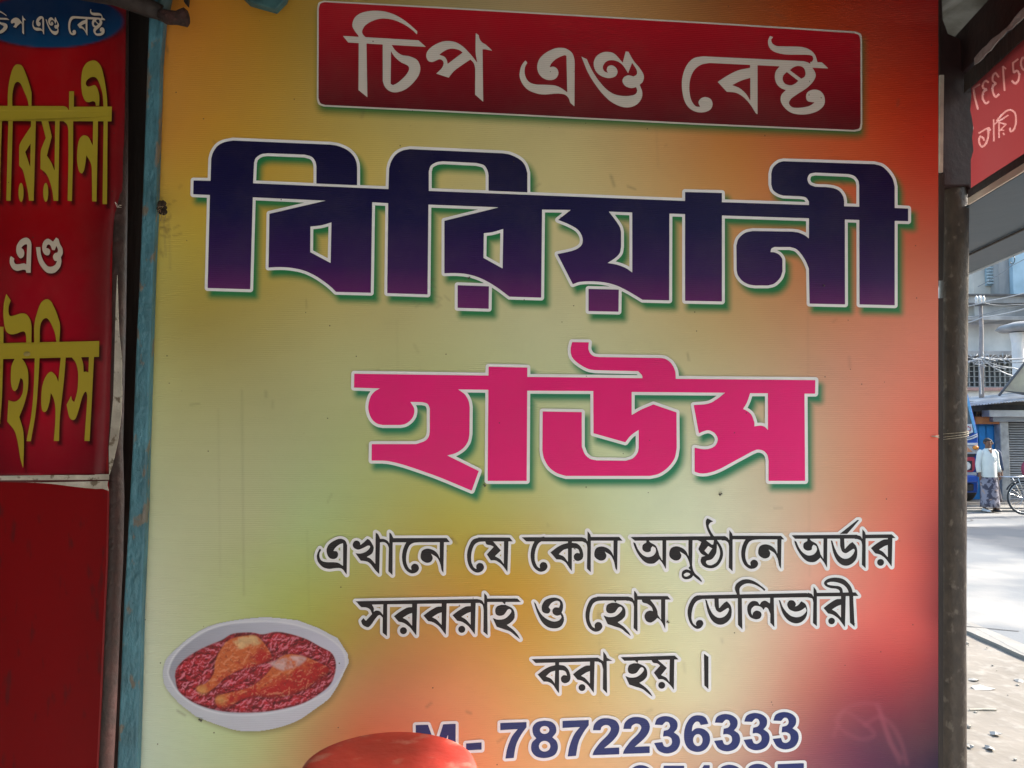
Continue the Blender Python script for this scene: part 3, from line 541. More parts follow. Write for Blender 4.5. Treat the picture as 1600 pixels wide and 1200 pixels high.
C0 = shadow(C0, inks['pink'], 6.5, 10, 5.5, 15, lin([0, 125, 88]), 0.97)
C0 = shadow(C0, inks['box'], 2.5, 8, 1.0, 20, lin([15, 105, 55]), 0.95)
C0 = shadow(C0, inks['bowl'], 3, 4, 0, 13, lin([110, 100, 60]), 0.6)
# ghost of a flower-like ornament printed in the dark corner
for pts_ in ('1303,1150 1320,1108~ 1365,1100~ 1378,1125~ 1390,1160~ 1410,1200', '1305,1125 1320,1112~ 1350,1130~ 1366,1148~ 1345,1155~ 1318,1142~', '1352,1132 1375,1120~ 1395,1135~ 1410,1165~ 1418,1200', '1372,1100 1385,1140~ 1395,1165~ 1412,1190'):
    q = parse(pts_); d = np.full(X.shape, 99.0)
    for i in range(len(q) - (1 if True else 0) - 1):
        e = q[i+1] - q[i]; t = np.clip(((X - q[i][0]) * e[0] + (Y - q[i][1]) * e[1]) / max(e @ e, 1e-6), 0, 1)
        d = np.minimum(d, np.hypot(X - q[i][0] - t * e[0], Y - q[i][1] - t * e[1]))
    a = np.clip(1 - d / 6, 0, 1) * 0.13
    C0 = C0 * (1 - a[..., None]) + lin([200, 110, 125]) * a[..., None]
# rain streaks, smears and scratches that the sheet has picked up
rs_ = np.random.default_rng(5)
def smear(x0, y0, x1, y1, w, amt, c):
    global C0
    e = np.array([x1 - x0, y1 - y0]); sl = (Y > min(y0, y1) - 3 * w) & (Y < max(y0, y1) + 3 * w) & (X > min(x0, x1) - 3 * w) & (X < max(x0, x1) + 3 * w)
    xx, yy = X[sl], Y[sl]; t = np.clip(((xx - x0) * e[0] + (yy - y0) * e[1]) / (e @ e), 0, 1); d = np.hypot(xx - x0 - t * e[0], yy - y0 - t * e[1])
    a = (np.clip(1 - d / w, 0, 1) * amt)[:, None]; C0[sl] = C0[sl] * (1 - a) + np.array(c) * a
for k in range(70):
    x_, y_ = rs_.uniform(260, 1450), rs_.uniform(0, 1190); a_ = rs_.uniform(0, 6.3); l_ = rs_.uniform(3, 16)
    smear(x_, y_, x_ + l_ * math.cos(a_), y_ + l_ * math.sin(a_), rs_.uniform(2.6, 4.5), rs_.uniform(.12, .4), (0.10, 0.075, 0.05))
for x_, y0_, y1_, am in ((378, 610, 930, .16), (341, 640, 900, .08), (1262, 480, 900, .07), (620, 500, 640, .06), (935, 930, 1100, .06), (263, 330, 420, .2), (256, 345, 400, .3), (1025, 190, 260, .08), (480, 830, 960, .07)):
    smear(x_, y0_, x_ + 3, y1_, 3.2, am, (0.12, 0.10, 0.07))
for k in range(26):
    x_, y_ = 250 + abs(rs_.normal(0, 14)), 350 + rs_.normal(0, 22); smear(x_, y_, x_ + rs_.uniform(-8, 8), y_ + rs_.uniform(-7, 7), 2.6, .35, (0.10, 0.06, 0.03))
for k in range(14):
    x_, y_ = 672 + rs_.normal(0, 14), 462 + rs_.normal(0, 9); smear(x_, y_, x_ + rs_.uniform(-9, 9), y_ + rs_.uniform(-7, 7), 2.8, .22, (0.12, 0.10, 0.08))
def grid_sheet(name, X, Y, C_, lift, m, parent, place=None, mask=None):
    place = place or sg
    ny, nx = X.shape
    n_, d_ = NY, SIGN_Y - lift
    if place is sg:
        Dm = np.stack([(X - 800) / FOCAL, (Y - 600) / FOCAL, np.ones_like(X)], -1) @ R
        Pw = CAM + Dm * (d_ / (Dm @ n_))[..., None]
    else:
        Pw = place(X, Y)
    Pw = Pw.reshape(-1, 3) - np.array(wloc(parent))
    idx = np.arange(nx * ny).reshape(ny, nx)
    q = np.stack([idx[:-1, :-1], idx[1:, :-1], idx[1:, 1:], idx[:-1, 1:]], -1).reshape(-1, 4)
    if mask is not None:
        q = q[(mask[:-1, :-1] & mask[1:, :-1] & mask[1:, 1:] & mask[:-1, 1:]).ravel()]
        used = np.unique(q); re = np.full(nx * ny, -1); re[used] = np.arange(len(used)); q = re[q]; Pw = Pw[used]; C_ = C_.reshape(-1, 3)[used]
    else: C_ = C_.reshape(-1, 3)
    me = bpy.data.meshes.new(name); me.vertices.add(len(Pw)); me.vertices.foreach_set('co', Pw.ravel().astype(np.float32))
    me.loops.add(len(q) * 4); me.loops.foreach_set('vertex_index', q.ravel().astype(np.int32))
    me.polygons.add(len(q)); me.polygons.foreach_set('loop_start', np.arange(0, len(q) * 4, 4, dtype=np.int32)); me.update(calc_edges=True)
    at = me.color_attributes.new('Col', 'FLOAT_COLOR', 'POINT')
    at.data.foreach_set('color', np.hstack([C_, np.ones((len(C_), 1))]).astype(np.float32).ravel())
    me.materials.append(m); o = bpy.data.objects.new(name, me); col.objects.link(o); o.parent = parent
    return o
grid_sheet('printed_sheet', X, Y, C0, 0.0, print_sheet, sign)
backm = mat('corrugated_back', (0.6, 0.58, 0.52), (0.45, 0.43, 0.4), rough=0.6)
fr = [sg(247 - .038 * YT, YT), sg(XR, YT), sg(XR, YB), sg(247 - .038 * YB, YB)]
MB().prism([p + NY * 0.0006 for p in fr], NY * 0.006).build('backing_board', backm, sign)

white_ink = print_mat('white_ink', rough=0.34, color=(0.82, 0.83, 0.85))
cream_ink = print_mat('cream_ink', rough=0.34, color=(0.60, 0.57, 0.53))
black_ink = print_mat('black_ink', rough=0.34, color=(0.012, 0.01, 0.013))
blue_ink = print_mat('blue_ink', rough=0.34, color=(0.02, 0.032, 0.15))
pink_ink = print_mat('pink_ink', rough=0.34, color=(0.80, 0.009, 0.19))
def ramp_ink(name, stops, rough=0.34, z0=None, z1=None):
    m = print_mat(name, rough=rough, color=(0, 0, 0)); nt = m.node_tree; N, Lk = nt.nodes, nt.links
    rgb = [n for n in N if n.type == 'RGB'][0]; to = [l.to_socket for l in rgb.outputs[0].links]
    ge = N.new('ShaderNodeNewGeometry'); sp = N.new('ShaderNodeSeparateXYZ'); Lk.new(ge.outputs['Position'], sp.inputs[0])
    mr = N.new('ShaderNodeMapRange'); mr.inputs[1].default_value = z1; mr.inputs[2].default_value = z0; Lk.new(sp.outputs[2], mr.inputs[0])
    cr = N.new('ShaderNodeValToRGB'); Lk.new(mr.outputs[0], cr.inputs[0])
    el = cr.color_ramp.elements
    for i, (p, c) in enumerate(stops):
        e = el[i] if i < 2 else el.new(p)
        e.position = p; e.color = (*c, 1)
    for t in to: Lk.new(cr.outputs[0], t)
    return m
zt, zb = sg(860, 235)[2], sg(860, 490)[2]
navy_ink = ramp_ink('navy_to_purple_ink', [(0.0, (0.005, 0.004, 0.042)), (1.0, (0.15, 0.014, 0.14)), (0.45, (0.007, 0.005, 0.06)), (0.74, (0.034, 0.007, 0.09))], z0=zb, z1=zt)
zt, zb = sg(920, 20)[2], sg(920, 190)[2]
red_ink = ramp_ink('red_title_ink', [(0.0, (0.42, 0.006, 0.018)), (1.0, (0.10, 0.006, 0.012))], z0=zb, z1=zt)

MMp = 0.00035
def word(name, solid, holes, m, out=4.2, outm=None, lift=3, parent=sign, place=None, label=None, pad=8, step=0.6):
    ik = Ink(solid, holes, pad=pad, step=step)
    pl = place or (lambda x, y, l: sg(x, y, l))
    if out:
        o1 = sheet(name, ik.loops(0.0), lambda x, y: pl(x, y, MMp * (lift + 1)), m, parent)
        o2 = sheet('outline', ik.loops(out), lambda x, y: pl(x, y, MMp * lift), outm or white_ink, o1)
    else:
        o1 = sheet(name, ik.loops(0.0), lambda x, y: pl(x, y, MMp * lift), m, parent)
    if label: o1['label'] = label
    return o1
bx = sheet('title_panel', [BOX_IN], lambda x, y: sg(x, y, MMp * 2), red_ink, sign)
sheet('outline', [BOX_OUT], lambda x, y: sg(x, y, MMp), cream_ink, bx)
word('title_lettering', TITLE_A + TITLE_B + TITLE_C, TITLE_H, cream_ink, out=0, lift=3, label='cream Bengali title in the red box')
word('headline_lettering', BIG, BIG_H, navy_ink, out=4.6, lift=2, label='large navy Bengali word with a white rim')
word('subtitle_lettering', PINK, [], pink_ink, out=4.8, lift=4, label='large pink Bengali word with a white rim')
for S_, H_ in ((L1a, []), (L1b, []), (L1c, []), (L1d, L1dh), (L1e, L1eh), (L1f, L1fh), (L2a, L2ah), (L2b, []), (L2c, []), (L2d, L2dh), (L3a, L3ah), (L3b, []), (L3c, [])):
    word('small_word', S_, H_, black_ink, out=4.3, lift=3 + 2 * random.choice((0, 1)))
for row_, hl_, nm_ in ((PH, PHH, 'number_outline'), (PH2, PH2H, 'number_outline')):
    ol_ = sheet(nm_, Ink(row_, hl_, pad=8, step=0.6).loops(4.6), lambda x, y: sg(x, y, MMp * 3), white_ink, sign)
    for gl_ in row_:
        hs_ = [h for h in hl_ if gl_[:, 0].min() < h[:, 0].mean() < gl_[:, 0].max()]
        sheet('digit', Ink([gl_], hs_, pad=6, step=0.5).loops(0.0), lambda x, y: sg(x, y, MMp * 4), blue_ink, ol_)

# the printed dish of chicken curry
stp = 1.1
X, Y = np.meshgrid(np.arange(250, 549, stp), np.arange(960, 1146, stp))
def vnoise(X, Y, s, seed, oct=3):
    out = np.zeros_like(X); amp = 1.0; tot = 0
    for k in range(oct):
        r_ = np.random.default_rng(seed + k); gsz = 400; G = r_.random((gsz, gsz))
        u = X / s * 2**k; v = Y / s * 2**k; i = np.floor(u).astype(int); j = np.floor(v).astype(int); fu = u - i; fv = v - j
        fu = fu*fu*(3-2*fu); fv = fv*fv*(3-2*fv); i %= gsz - 1; j %= gsz - 1
        out += amp * ((G[j, i]*(1-fu)+G[j, i+1]*fu)*(1-fv)+(G[j+1, i]*(1-fu)+G[j+1, i+1]*fu)*fv); tot += amp; amp *= 0.55
    return out / tot
def cov(Pp, w=1.5): return np.clip(0.5 - sdf_poly(Pp, X, Y) / w, 0, 1)[..., None]
def mix(a, b, t): return a * (1 - t) + np.asarray(b) * t
n1 = vnoise(X, Y, 9, 1, 4); w1 = vnoise(X, Y, 14, 60) * 22; n2 = vnoise(X + w1, Y + n1 * 12, 7, 20, 4); n3 = vnoise(X, Y, 40, 40, 2)
gxx = np.gradient(n2, axis=1); gyy = np.gradient(n2, axis=0); rel = np.clip((-gxx * .5 - gyy) * 14, -1, 1)          # printed relief of the sauce
rim = lin([200, 203, 216]) * (0.86 + 0.2 * np.clip((X - 250) / 300 + (1145 - Y) / 500, 0, 1))[..., None]
Cb = rim.copy()
inn = cov(BOWLIN, 3); Cb = mix(Cb, lin([186, 188, 206]) * (0.66 + 0.5 * np.clip((X - 260) / 260, 0, 1))[..., None], inn)
lip = np.clip(1 - np.abs(sdf_poly(BOWLIN, X, Y) - 1.5) / 2.2, 0, 1)[..., None]; Cb = mix(Cb, lin([226, 227, 236]), lip * 0.6)
base = mix(lin([125, 16, 28]), lin([200, 36, 50]), np.clip(n1 * 1.7 - 0.35, 0, 1)[..., None])
base = mix(base, lin([222, 128, 150]), np.clip(rel * 1.5 - .35, 0, 1)[..., None] * 0.75)
base = mix(base, lin([66, 6, 16]), np.clip(-rel * 1.5 - .25, 0, 1)[..., None] * 0.75)
cs = sdf_poly(CURRY, X, Y); base = mix(base, lin([70, 8, 20]), np.clip(1 - np.abs(cs + 1.5) / 3.0, 0, 1)[..., None] * .5)
Cb = mix(Cb, base, cov(CURRY))
for Lg, ax in ((LEG1, (330, 1078, 425, 1020)), (LEG2, (345, 1098, 505, 1040))):
    d = -sdf_poly(Lg, X, Y); Cb = mix(Cb, lin([60, 6, 12]), (np.clip(1 + (d) / 5, 0, 1) * .55 * (np.roll(d, -3, 0) > -6))[..., None] * cov(CURRY))
    u = np.array([ax[2]-ax[0], ax[3]-ax[1]], float); Lu = np.hypot(*u); t = np.clip(((X - ax[0]) * u[0] + (Y - ax[1]) * u[1]) / Lu**2, 0, 1)
    v = ((X - ax[0]) * -u[1] + (Y - ax[1]) * u[0]) / Lu          # + towards the lower side
    cl = mix(lin([200, 98, 50]), lin([178, 24, 24]), np.clip((v + 11) / 15 + (t - .3) * .8 + (n1 - 0.5) * 2.2, 0, 1)[..., None])
    cl = mix(cl, lin([120, 14, 18]), (np.clip(1 - d / 7, 0, 1) * np.clip(v / 10, 0, 1) * .8)[..., None])
    cl = mix(cl, lin([96, 20, 18]), np.clip((vnoise(X, Y, 3.4, 77) - .6) * 6, 0, 1)[..., None] * .45)
    cl = mix(cl, lin([236, 170, 130]), np.clip(rel * 1.2 - .5, 0, 1)[..., None] * 0.5)
    Cb = mix(Cb, cl, cov(Lg))
for i, Gz in enumerate(GLZ):
    Cb = mix(Cb, mix(lin([212, 176, 128]), lin([204, 168, 168]), np.full(X.shape + (1,), float(i))) * (0.65 + 0.7 * n2)[..., None], cov(Gz, 4) * np.clip(n1 * 3 - 0.7, 0, 1)[..., None] * .9)
for cx_, cy_ in ((316, 1078), (345, 1094)):
    Cb = mix(Cb, lin([205, 150, 85]) * (.7 + .6 * n2)[..., None], (np.clip(1.3 - np.hypot((X - cx_) / 9, (Y - cy_) / 8), 0, 1) * 0.7)[..., None])
mask = sdf_poly(BOWL, X, Y) < 0.3
o = grid_sheet('food_picture', X, Y, Cb, MMp * 2, print_sheet, sign, mask=mask)
o['label'] = 'printed white bowl of red chicken curry with two drumsticks'
# ------------------------------------------------------------------ the shop round the sign
lint_m = None
dark_wood = mat('dark_sooty_wood', (0.028, 0.019, 0.016), (0.012, 0.008, 0.007), rough=0.75, scale=14, stretch=(1, 1, 0.15), bump=0.4, bscale=60)
brown_paint = mat('maroon_painted_steel', (0.034, 0.015, 0.015), (0.018, 0.010, 0.010), rough=0.55, scale=12, bump=0.10, bscale=70, spec=.3)
blue_post = mat('peeling_blue_paint', (0.075, 0.225, 0.29), (0.045, 0.13, 0.165), rough=0.5, scale=26, detail=8, stretch=(1, 1, 0.5), bump=0.5, bscale=120,
                c3=(0.16, 0.145, 0.12), s3=34, t3=(0.58, 0.62), spec=0.5)
pillar_m = mat('rusty_grey_pipe', (0.066, 0.049, 0.037), (0.036, 0.026, 0.021), rough=0.45, scale=55, detail=10, stretch=(1, 1, 0.6), lo=0.35, hi=0.7, bump=0.22, bscale=160,
               c3=(0.12, 0.10, 0.08), s3=70, t3=(0.60, 0.70))
red_board = mat('red_enamel', (0.25, 0.002, 0.005), (0.19, 0.003, 0.005), rough=0.38, scale=2.5, detail=9, bump=0.10, bscale=7, spec=0.20, stretch=(1, 1, .25), c3=(0.12, 0.010, 0.012), s3=55, t3=(0.60, 0.70), vrough=0.12)
edge_m = mat('board_edge', (0.045, 0.014, 0.012), (0.02, 0.008, 0.007), rough=0.5, scale=30, bump=0.3)
torn_m = mat('torn_white_backing', (0.62, 0.58, 0.50), (0.42, 0.38, 0.32), rough=0.8, scale=18, detail=8, bump=0.5, bscale=60, c3=(0.18, 0.14, 0.10), s3=60, t3=(0.6, 0.68))
roof_m = mat('stained_cement_sheet', (0.15, 0.15, 0.135), (0.05, 0.045, 0.03), rough=0.9, scale=7, detail=9, lo=0.4, hi=0.6, bump=0.4, bscale=50)
floor_m = mat('worn_cement_floor', (0.60, 0.60, 0.60), (0.48, 0.48, 0.48), rough=0.85, scale=5, bump=0.3)
wall_m = mat('sooty_plaster', (0.16, 0.14, 0.12), (0.09, 0.08, 0.07), rough=0.9, scale=3, bump=0.3)
tin_m = mat('blue_grey_painted_tin', (0.024, 0.048, 0.070), (0.018, 0.036, 0.054), rough=0.5, metal=0.0, scale=3, bump=0.15, bscale=8, vrough=0.1)

FLOOR_Z = 0.72
# floor of the shop, roof, out-of-view walls (they shade the sign; high rear one added only for this)
fl = MB().box((-2.3, 0.95), (-2.6, 1.62), (0.02, FLOOR_Z)).build('floor', floor_m); props(fl, kind='structure')
rf = thing('shop_roof', (0, 0, 2.79), 'stained grey cement sheet roof over the dark corner of the shop', 'roof')
mbr = MB(); xs = np.arange(-2.4, 1.55, 0.018); top = []
for y in (-2.7, 3.2):
    mbr.v += [(float(x), y, 2.79 + 0.012 * math.sin(x * 2 * math.pi / 0.146)) for x in xs]
n_ = len(xs); mbr.f = [(i, i + 1, n_ + i + 1, n_ + i) for i in range(n_ - 1)]
o = mbr.build('roof_sheet', roof_m, rf, smooth=True); sol = o.modifiers.new('thickness', 'SOLIDIFY'); sol.thickness = 0.008
for y in (-2.5, -1.2, 0.1, 2.2):
    MB().box((-2.4, 1.2), (y, y + 0.06), (2.71, 2.776)).build('rafter', dark_wood, rf, bevel=0.004)
wl = MB().box((-2.42, -2.32), (-2.6, 1.9), (0.0, 2.76)).build('left_wall', wall_m); props(wl, kind='structure')
wr_ = MB().box((-2.3, 0.95), (-2.72, -2.62), (1.95, 2.76)).build('rear_light_blocker', wall_m); props(wr_, kind='structure')  # unseen, added to keep high light off the top of the sign
ws = MB().box((-2.32, -0.5), (1.95, 2.05), (0.0, 2.76)).build('rear_wall', dark_wood); props(ws, kind='structure')

# ---- blue peeling post between the two signs
YP = 1.475
def pp(px, py, y): return on_plane(px, py, NY, y)
post = thing('post', pp(203, 1250, YP), 'blue peeling upright post between the red board and the big sign', 'post')
rows = [(-60, 239, 254), (25, 233, 256), (100, 230, 250), (220, 226, 246.5), (330, 222, 243), (430, 218, 238.5), (560, 212, 234.5), (700, 207, 230), (800, 201.5, 227.5), (950, 193, 221), (1100, 187, 217), (1250, 181, 212)]
mbp = MB(); rg = []
for py, xl, xr in rows:
    a, b = pp(xl, py, YP), pp(xr, py, YP); rg.append([a, b, b + NY * 0.022, a + NY * 0.022 - np.array([0.004, 0, 0])])
mbp.rings(rg); mbp.build('upright', blue_post, post, bevel=0.003)
rec = MB().prism([pp(140, -80, 1.68), pp(262, -80, 1.68), pp(225, 1300, 1.68), pp(120, 1300, 1.68)], NY * 0.02).build('dark_backing_board', dark_wood)
props(rec, 'dark wooden board showing in the gap between red board and blue post', 'board')

# clamp, rail and knob at the head of the post
rail = thing('rail', pp(215, 8, 1.45), 'dark rail crossing the head of the blue post, with a blunt rag-wrapped end', 'rail')
cloth = mat('dark_rag', (0.06, 0.022, 0.018), (0.02, 0.012, 0.01), rough=0.95, scale=40, bump=0.8, bscale=120)
MB().tube([pp(100, -22, 1.45), pp(180, -8, 1.45), pp(232, 12, 1.45), pp(252, 20, 1.45)], [0.020, 0.019, 0.017, 0.014], n=10).build('bar', dark_wood, rail, smooth=True)
MB().tube([pp(250, 22, 1.44), pp(262, 27, 1.44), pp(276, 28, 1.43), pp(290, 27, 1.43), pp(294, 27, 1.43)], [0.010, 0.013, 0.012, 0.017, 0.012], n=12).build('wrapped_end', cloth, rail, smooth=True)
MB().tube([pp(262, -30, 1.46), pp(258, 2, 1.46), pp(252, 30, 1.46)], 0.012, n=10).build('strut', mat('teal_strut', (0.05, 0.10, 0.10), (0.03, 0.05, 0.05), rough=0.6), rail, smooth=True)
bk = MB().prism([pp(374, -12, 1.46), pp(388, 2, 1.46), pp(430, 14, 1.46), pp(446, -2, 1.46), pp(450, -14, 1.46)], NY * 0.02).build('bracket', mat('teal_paint', (0.04, 0.12, 0.13), (0.02, 0.06, 0.06), rough=0.6, scale=30, bump=0.3), bevel=0.002)
props(bk, 'teal metal bracket corner poking down over the top edge of the big sign', 'bracket')
bk2 = MB().prism([pp(284, -12, 1.47), pp(287, 2, 1.47), pp(293, 8, 1.47), pp(295, -12, 1.47)], NY * 0.01).build('metal_scrap', dark_wood); props(bk2, 'small dark pointed scrap hanging over the sign beside the wrapped rail end', 'scrap')

# tuft of clay and wire stuck to the post edge
knot = thing('wire_knot', pp(251, 325, 1.47), 'dark knot of rusty wire and mud on the right edge of the blue post', 'knot')
mk = MB(); r_ = random.Random(3)
for i in range(9):
    c = pp(252 + r_.uniform(-6, 8), 325 + r_.uniform(-8, 8), 1.47 - r_.uniform(0, .01)); s_ = r_.uniform(.004, .007)
    mk.lathe(c, [(0.0005, -s_), (s_ * .8, -s_ * .5), (s_, 0), (s_ * .7, s_ * .6), (0.0005, s_)], n=6)
mk.build('mud_lump', mat('mud', (0.05, 0.03, 0.018), (0.02, 0.012, 0.008), rough=1, scale=80, bump=0.8), knot)
for k in range(6):
    a = pp(247 + k * 2, 326 + (k % 3) * 3, 1.462); b = pp(246 + r_.uniform(-6, 12), 342 + r_.uniform(-22, 6), 1.458)
    MB().tube([a, (a + b) / 2 + np.array([r_.uniform(-.004, .004), -.004, 0]), b], 0.0005, n=5).build('wire_end', mat('rusty_wire', (0.25, 0.17, 0.10), rough=0.6) if k == 0 else bpy.data.materials['rusty_wire'], knot)

# ---- red board on the left with its own printed banner
LBD = 1.50
def lb(px, py, lift=0.0): return on_plane(px, py, FH, LBD - lift)
board = thing('red_board', lb(60, 1250), 'plain glossy red board with a dark rounded edge, left of the blue post', 'board')
pe = [(-60, 183), (300, 181), (500, 178), (700, 173), (780, 175), (880, 173), (960, 169), (1080, 164), (1200, 158), (1300, 152)]
MB().prism([lb(-500, -80)] + [lb(x - 4, y) for y, x in pe] + [lb(-500, 1300)], FH * 0.03).build('panel', red_board, board, bevel=0.004)
me_ = MB(); me_.tube([lb(x - 3, y) + FH * 0.018 for y, x in pe], 0.017, n=12); me_.build('rolled_edge', edge_m, board, smooth=True)

ban = thing('red_banner', lb(60, 745, .01), 'red banner with yellow Bengali words and a blue oval, curling off the red board', 'banner')
def lbc(px, py, lift=0.0):      # the sheet bellies slightly and curls away at its right hand edge
    edge = np.interp(py, [0, 150, 300, 345, 450, 620, 745], [197, 196, 192, 186, 181, 177, 170])
    t = np.clip((px - (edge - 26)) / 26.0, 0, 1.6)
    b = 0.0022 * math.sin(py / 95.0 + px / 160.0) + 0.0016 * math.sin(py / 31.0 + 1.0) * math.sin(px / 47.0)
    return on_plane(px, py, FH, LBD - 0.008 - b - lift + 0.016 * t * t)
stp = 3.0
xs_ = np.arange(-330, 200 + stp, stp); ys_ = np.arange(-90, 745 + 2.9, 2.9); ys_[-1] = 742
U0, Yb = np.meshgrid(np.linspace(0, 1, len(xs_)), ys_)
edge = np.interp(Yb, [-100, 0, 150, 300, 345, 450, 620, 742], [198, 197, 195.5, 192, 186, 182, 178, 170])
Xb = -330 + U0 * (edge + 330)
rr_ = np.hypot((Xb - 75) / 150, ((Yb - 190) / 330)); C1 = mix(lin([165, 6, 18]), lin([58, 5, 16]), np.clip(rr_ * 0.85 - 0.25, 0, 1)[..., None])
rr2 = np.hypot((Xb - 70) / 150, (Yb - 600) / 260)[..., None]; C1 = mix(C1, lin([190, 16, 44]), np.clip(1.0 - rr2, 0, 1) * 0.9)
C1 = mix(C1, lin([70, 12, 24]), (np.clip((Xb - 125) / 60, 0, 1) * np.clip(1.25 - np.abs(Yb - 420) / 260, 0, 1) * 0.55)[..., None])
ov = np.hypot((Xb - 80) / 113, (Yb - 33) / 41.5); ova = np.clip(0.5 - (ov - 1) * 20, 0, 1)[..., None]
C1 = mix(C1, lin([20, 8, 20]), np.clip(1 - np.abs(ov - 1.02) / 0.1, 0, 1)[..., None] * 0.6)
C1 = mix(C1, mix(lin([6, 40, 80]), lin([10, 70, 115]), np.clip((Yb - 20) / 55, 0, 1)[..., None]), ova)
for S_, H_, g_, w_ in ((LB1, LB1H, 0, 5), (LB3, [], 0, 5), (LB2, [], 0, 4), (OV, OVH, 0, 3)):
    ik = Ink(S_, H_, pad=16, step=0.9); sh_ = (5.0, 6.5) if g_ == 0 and w_ == 5 else ((2.5, 4.5) if w_ == 4 else (1.5, 2.0))
    d = ik.at(Xb - sh_[0], Yb - sh_[1]); a = np.clip(0.5 - d / w_, 0, 1)[..., None] * 0.85; C1 = mix(C1, lin([22, 5, 10]), a)
flex = print_mat('printed_flex', rough=0.30, ribs=False)
def place_lbc(X_, Y_):
    return np.array([[lbc(float(a), float(b)) for a, b in zip(r1, r2)] for r1, r2 in zip(X_, Y_)])
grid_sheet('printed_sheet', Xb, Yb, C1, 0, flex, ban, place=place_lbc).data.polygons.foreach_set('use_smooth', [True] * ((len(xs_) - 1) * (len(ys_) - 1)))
yellow_ink = print_mat('yellow_ink', rough=0.34, ribs=False, color=(0.42, 0.33, 0.03)); pale_ink = print_mat('pale_ink', rough=0.34, ribs=False, color=(0.62, 0.54, 0.45))
def densify(loops, mx=6.0):
    out = []
    for l in loops:
        q = []
        for i in range(len(l)):
            a, b = l[i], l[(i + 1) % len(l)]; k = max(1, int(np.hypot(*(b - a)) / mx))
            q += [a + (b - a) * j / k for j in range(k)]
        out.append(np.array(q))
    return out
for nm, S_, H_, m_, lb_ in (('yellow_word', LB1, LB1H, yellow_ink, None), ('yellow_word', LB3, [], yellow_ink, None), ('cream_word', LB2, [], pale_ink, None), ('oval_title', OV, OVH, pale_ink, 'small pale title in the blue oval')):
    ik = Ink(S_, H_, pad=6, step=0.5)
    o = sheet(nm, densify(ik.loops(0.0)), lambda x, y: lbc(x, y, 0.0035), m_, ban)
    if lb_: o['label'] = lb_
# torn white hems of the banner
e1 = [(183, 430), (186, 520), (190, 560), (190.5, 620), (189, 650), (184, 690), (176, 725), (170.5, 742), (170, 700), (177, 620), (181, 470)]
MB().prism([lb(x, y, -0.004 + .008) for x, y in e1], FH * 0.0012).build('torn_hem', torn_m, ban)
MB().prism([lb(x, y, .009) for x, y in [(-300, 750), (0, 743.5), (170, 741), (170, 749.5), (0, 750.5), (-300, 757)]], FH * 0.001).build('hem_strip', torn_m, ban)
MB().prism([lb(x, y, .011) for x, y in [(40, 753), (64, 754), (168, 751.5), (167.5, 758), (169.5, 767), (160, 763.5), (150, 764), (120, 761), (80, 756)]], FH * 0.001).build('hem_strip', torn_m, ban)
dk = mat('dark_red_cloth', (0.12, 0.03, 0.03), rough=0.8)  # dark red line between the two white hem strips
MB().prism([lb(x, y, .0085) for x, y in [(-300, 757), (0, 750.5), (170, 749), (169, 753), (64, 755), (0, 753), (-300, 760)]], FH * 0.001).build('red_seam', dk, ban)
nail = MB(); c = lb(186, 321, 0.012)
for a in range(3): nail.tube([c + RH * (0.004 * math.cos(a * 2)) , c + RH * 0.006 * math.cos(a * 2 + 1) + np.array([0, 0, 0.006 * math.sin(a * 2)]) - FH * 0.004, c + RH * 0.005 * math.cos(a * 2 + 2) - np.array([0, 0, .004])], 0.0006, n=5)
nl = nail.build('wire_twist', mat('bright_wire', (0.6, 0.55, 0.5), rough=0.35, metal=0.8)); props(nl, 'tiny twist of bright wire holding the red banner at its right edge', 'wire')
bub = MB().lathe((0, 0, 0), [(0.0001, 0.001), (0.004, 0.0008), (0.0062, 0.0)], n=14)
cb = lb(42, 553, .013); bub.v = [tuple(cb + RH * v[0] * 1.1 + np.array([0, 0, 1.0]) * v[1] * 0.75 - FH * (v[2] * 0.9)) for v in bub.v]
nb_ = bub.build('round_patch', mat('yellowed_tape', (0.34, 0.27, 0.08), rough=0.4), ban)

# ---- round post at the right of the sign
YQ = 1.575
pil = thing('pillar', pp(1491, 1300, YQ), 'grimy round post at the right edge of the big sign, tied with string', 'pillar')
ps = [(1300, 1490, 19.0), (1200, 1489.5, 18.8), (1000, 1489, 19.0), (850, 1489.5, 18.8), (700, 1490, 19.2), (560, 1490.5, 19.6), (420, 1491.5, 20.2), (300, 1492.5, 20.4), (262, 1493, 20.6)]
P_, r2_ = [], []
sc_ = YQ / 1.0 * 0 + float(np.dot(R[2], pp(1491, 673, YQ) - CAM)) / FOCAL
for py, cx_, hw in ps: P_.append(pp(cx_ - 1.0, py, YQ)); r2_.append(hw * sc_)
P_ = [P_[0] + np.array([0, 0, -0.6])] + P_; r2_ = [r2_[0]] + r2_
Pd, rd = [], []
for i in range(len(P_) - 1):
    for k in range(8):
        t = k / 8; Pd.append(P_[i] * (1 - t) + P_[i+1] * t); rd.append(r2_[i] * (1 - t) + r2_[i+1] * t)
Pd.append(P_[-1]); rd.append(r2_[-1])
MB().tube(Pd, [r * (1 + random.uniform(-.018, .018)) for r in rd], n=28).build('shaft', pillar_m, pil, smooth=True)
hd = MB(); q0 = [(1472, 290), (1513, 290), (1516, 302), (1523, 298), (1523, 250), (1522, 135), (1523, 98), (1500, 60), (1482, 52), (1474, 30), (1470, -60), (1468, 60), (1470, 200)]
hd.prism([pp(x, y, YQ - 0.035) for x, y in q0], NY * 0.06).build('head_block', brown_paint, pil, bevel=0.003)
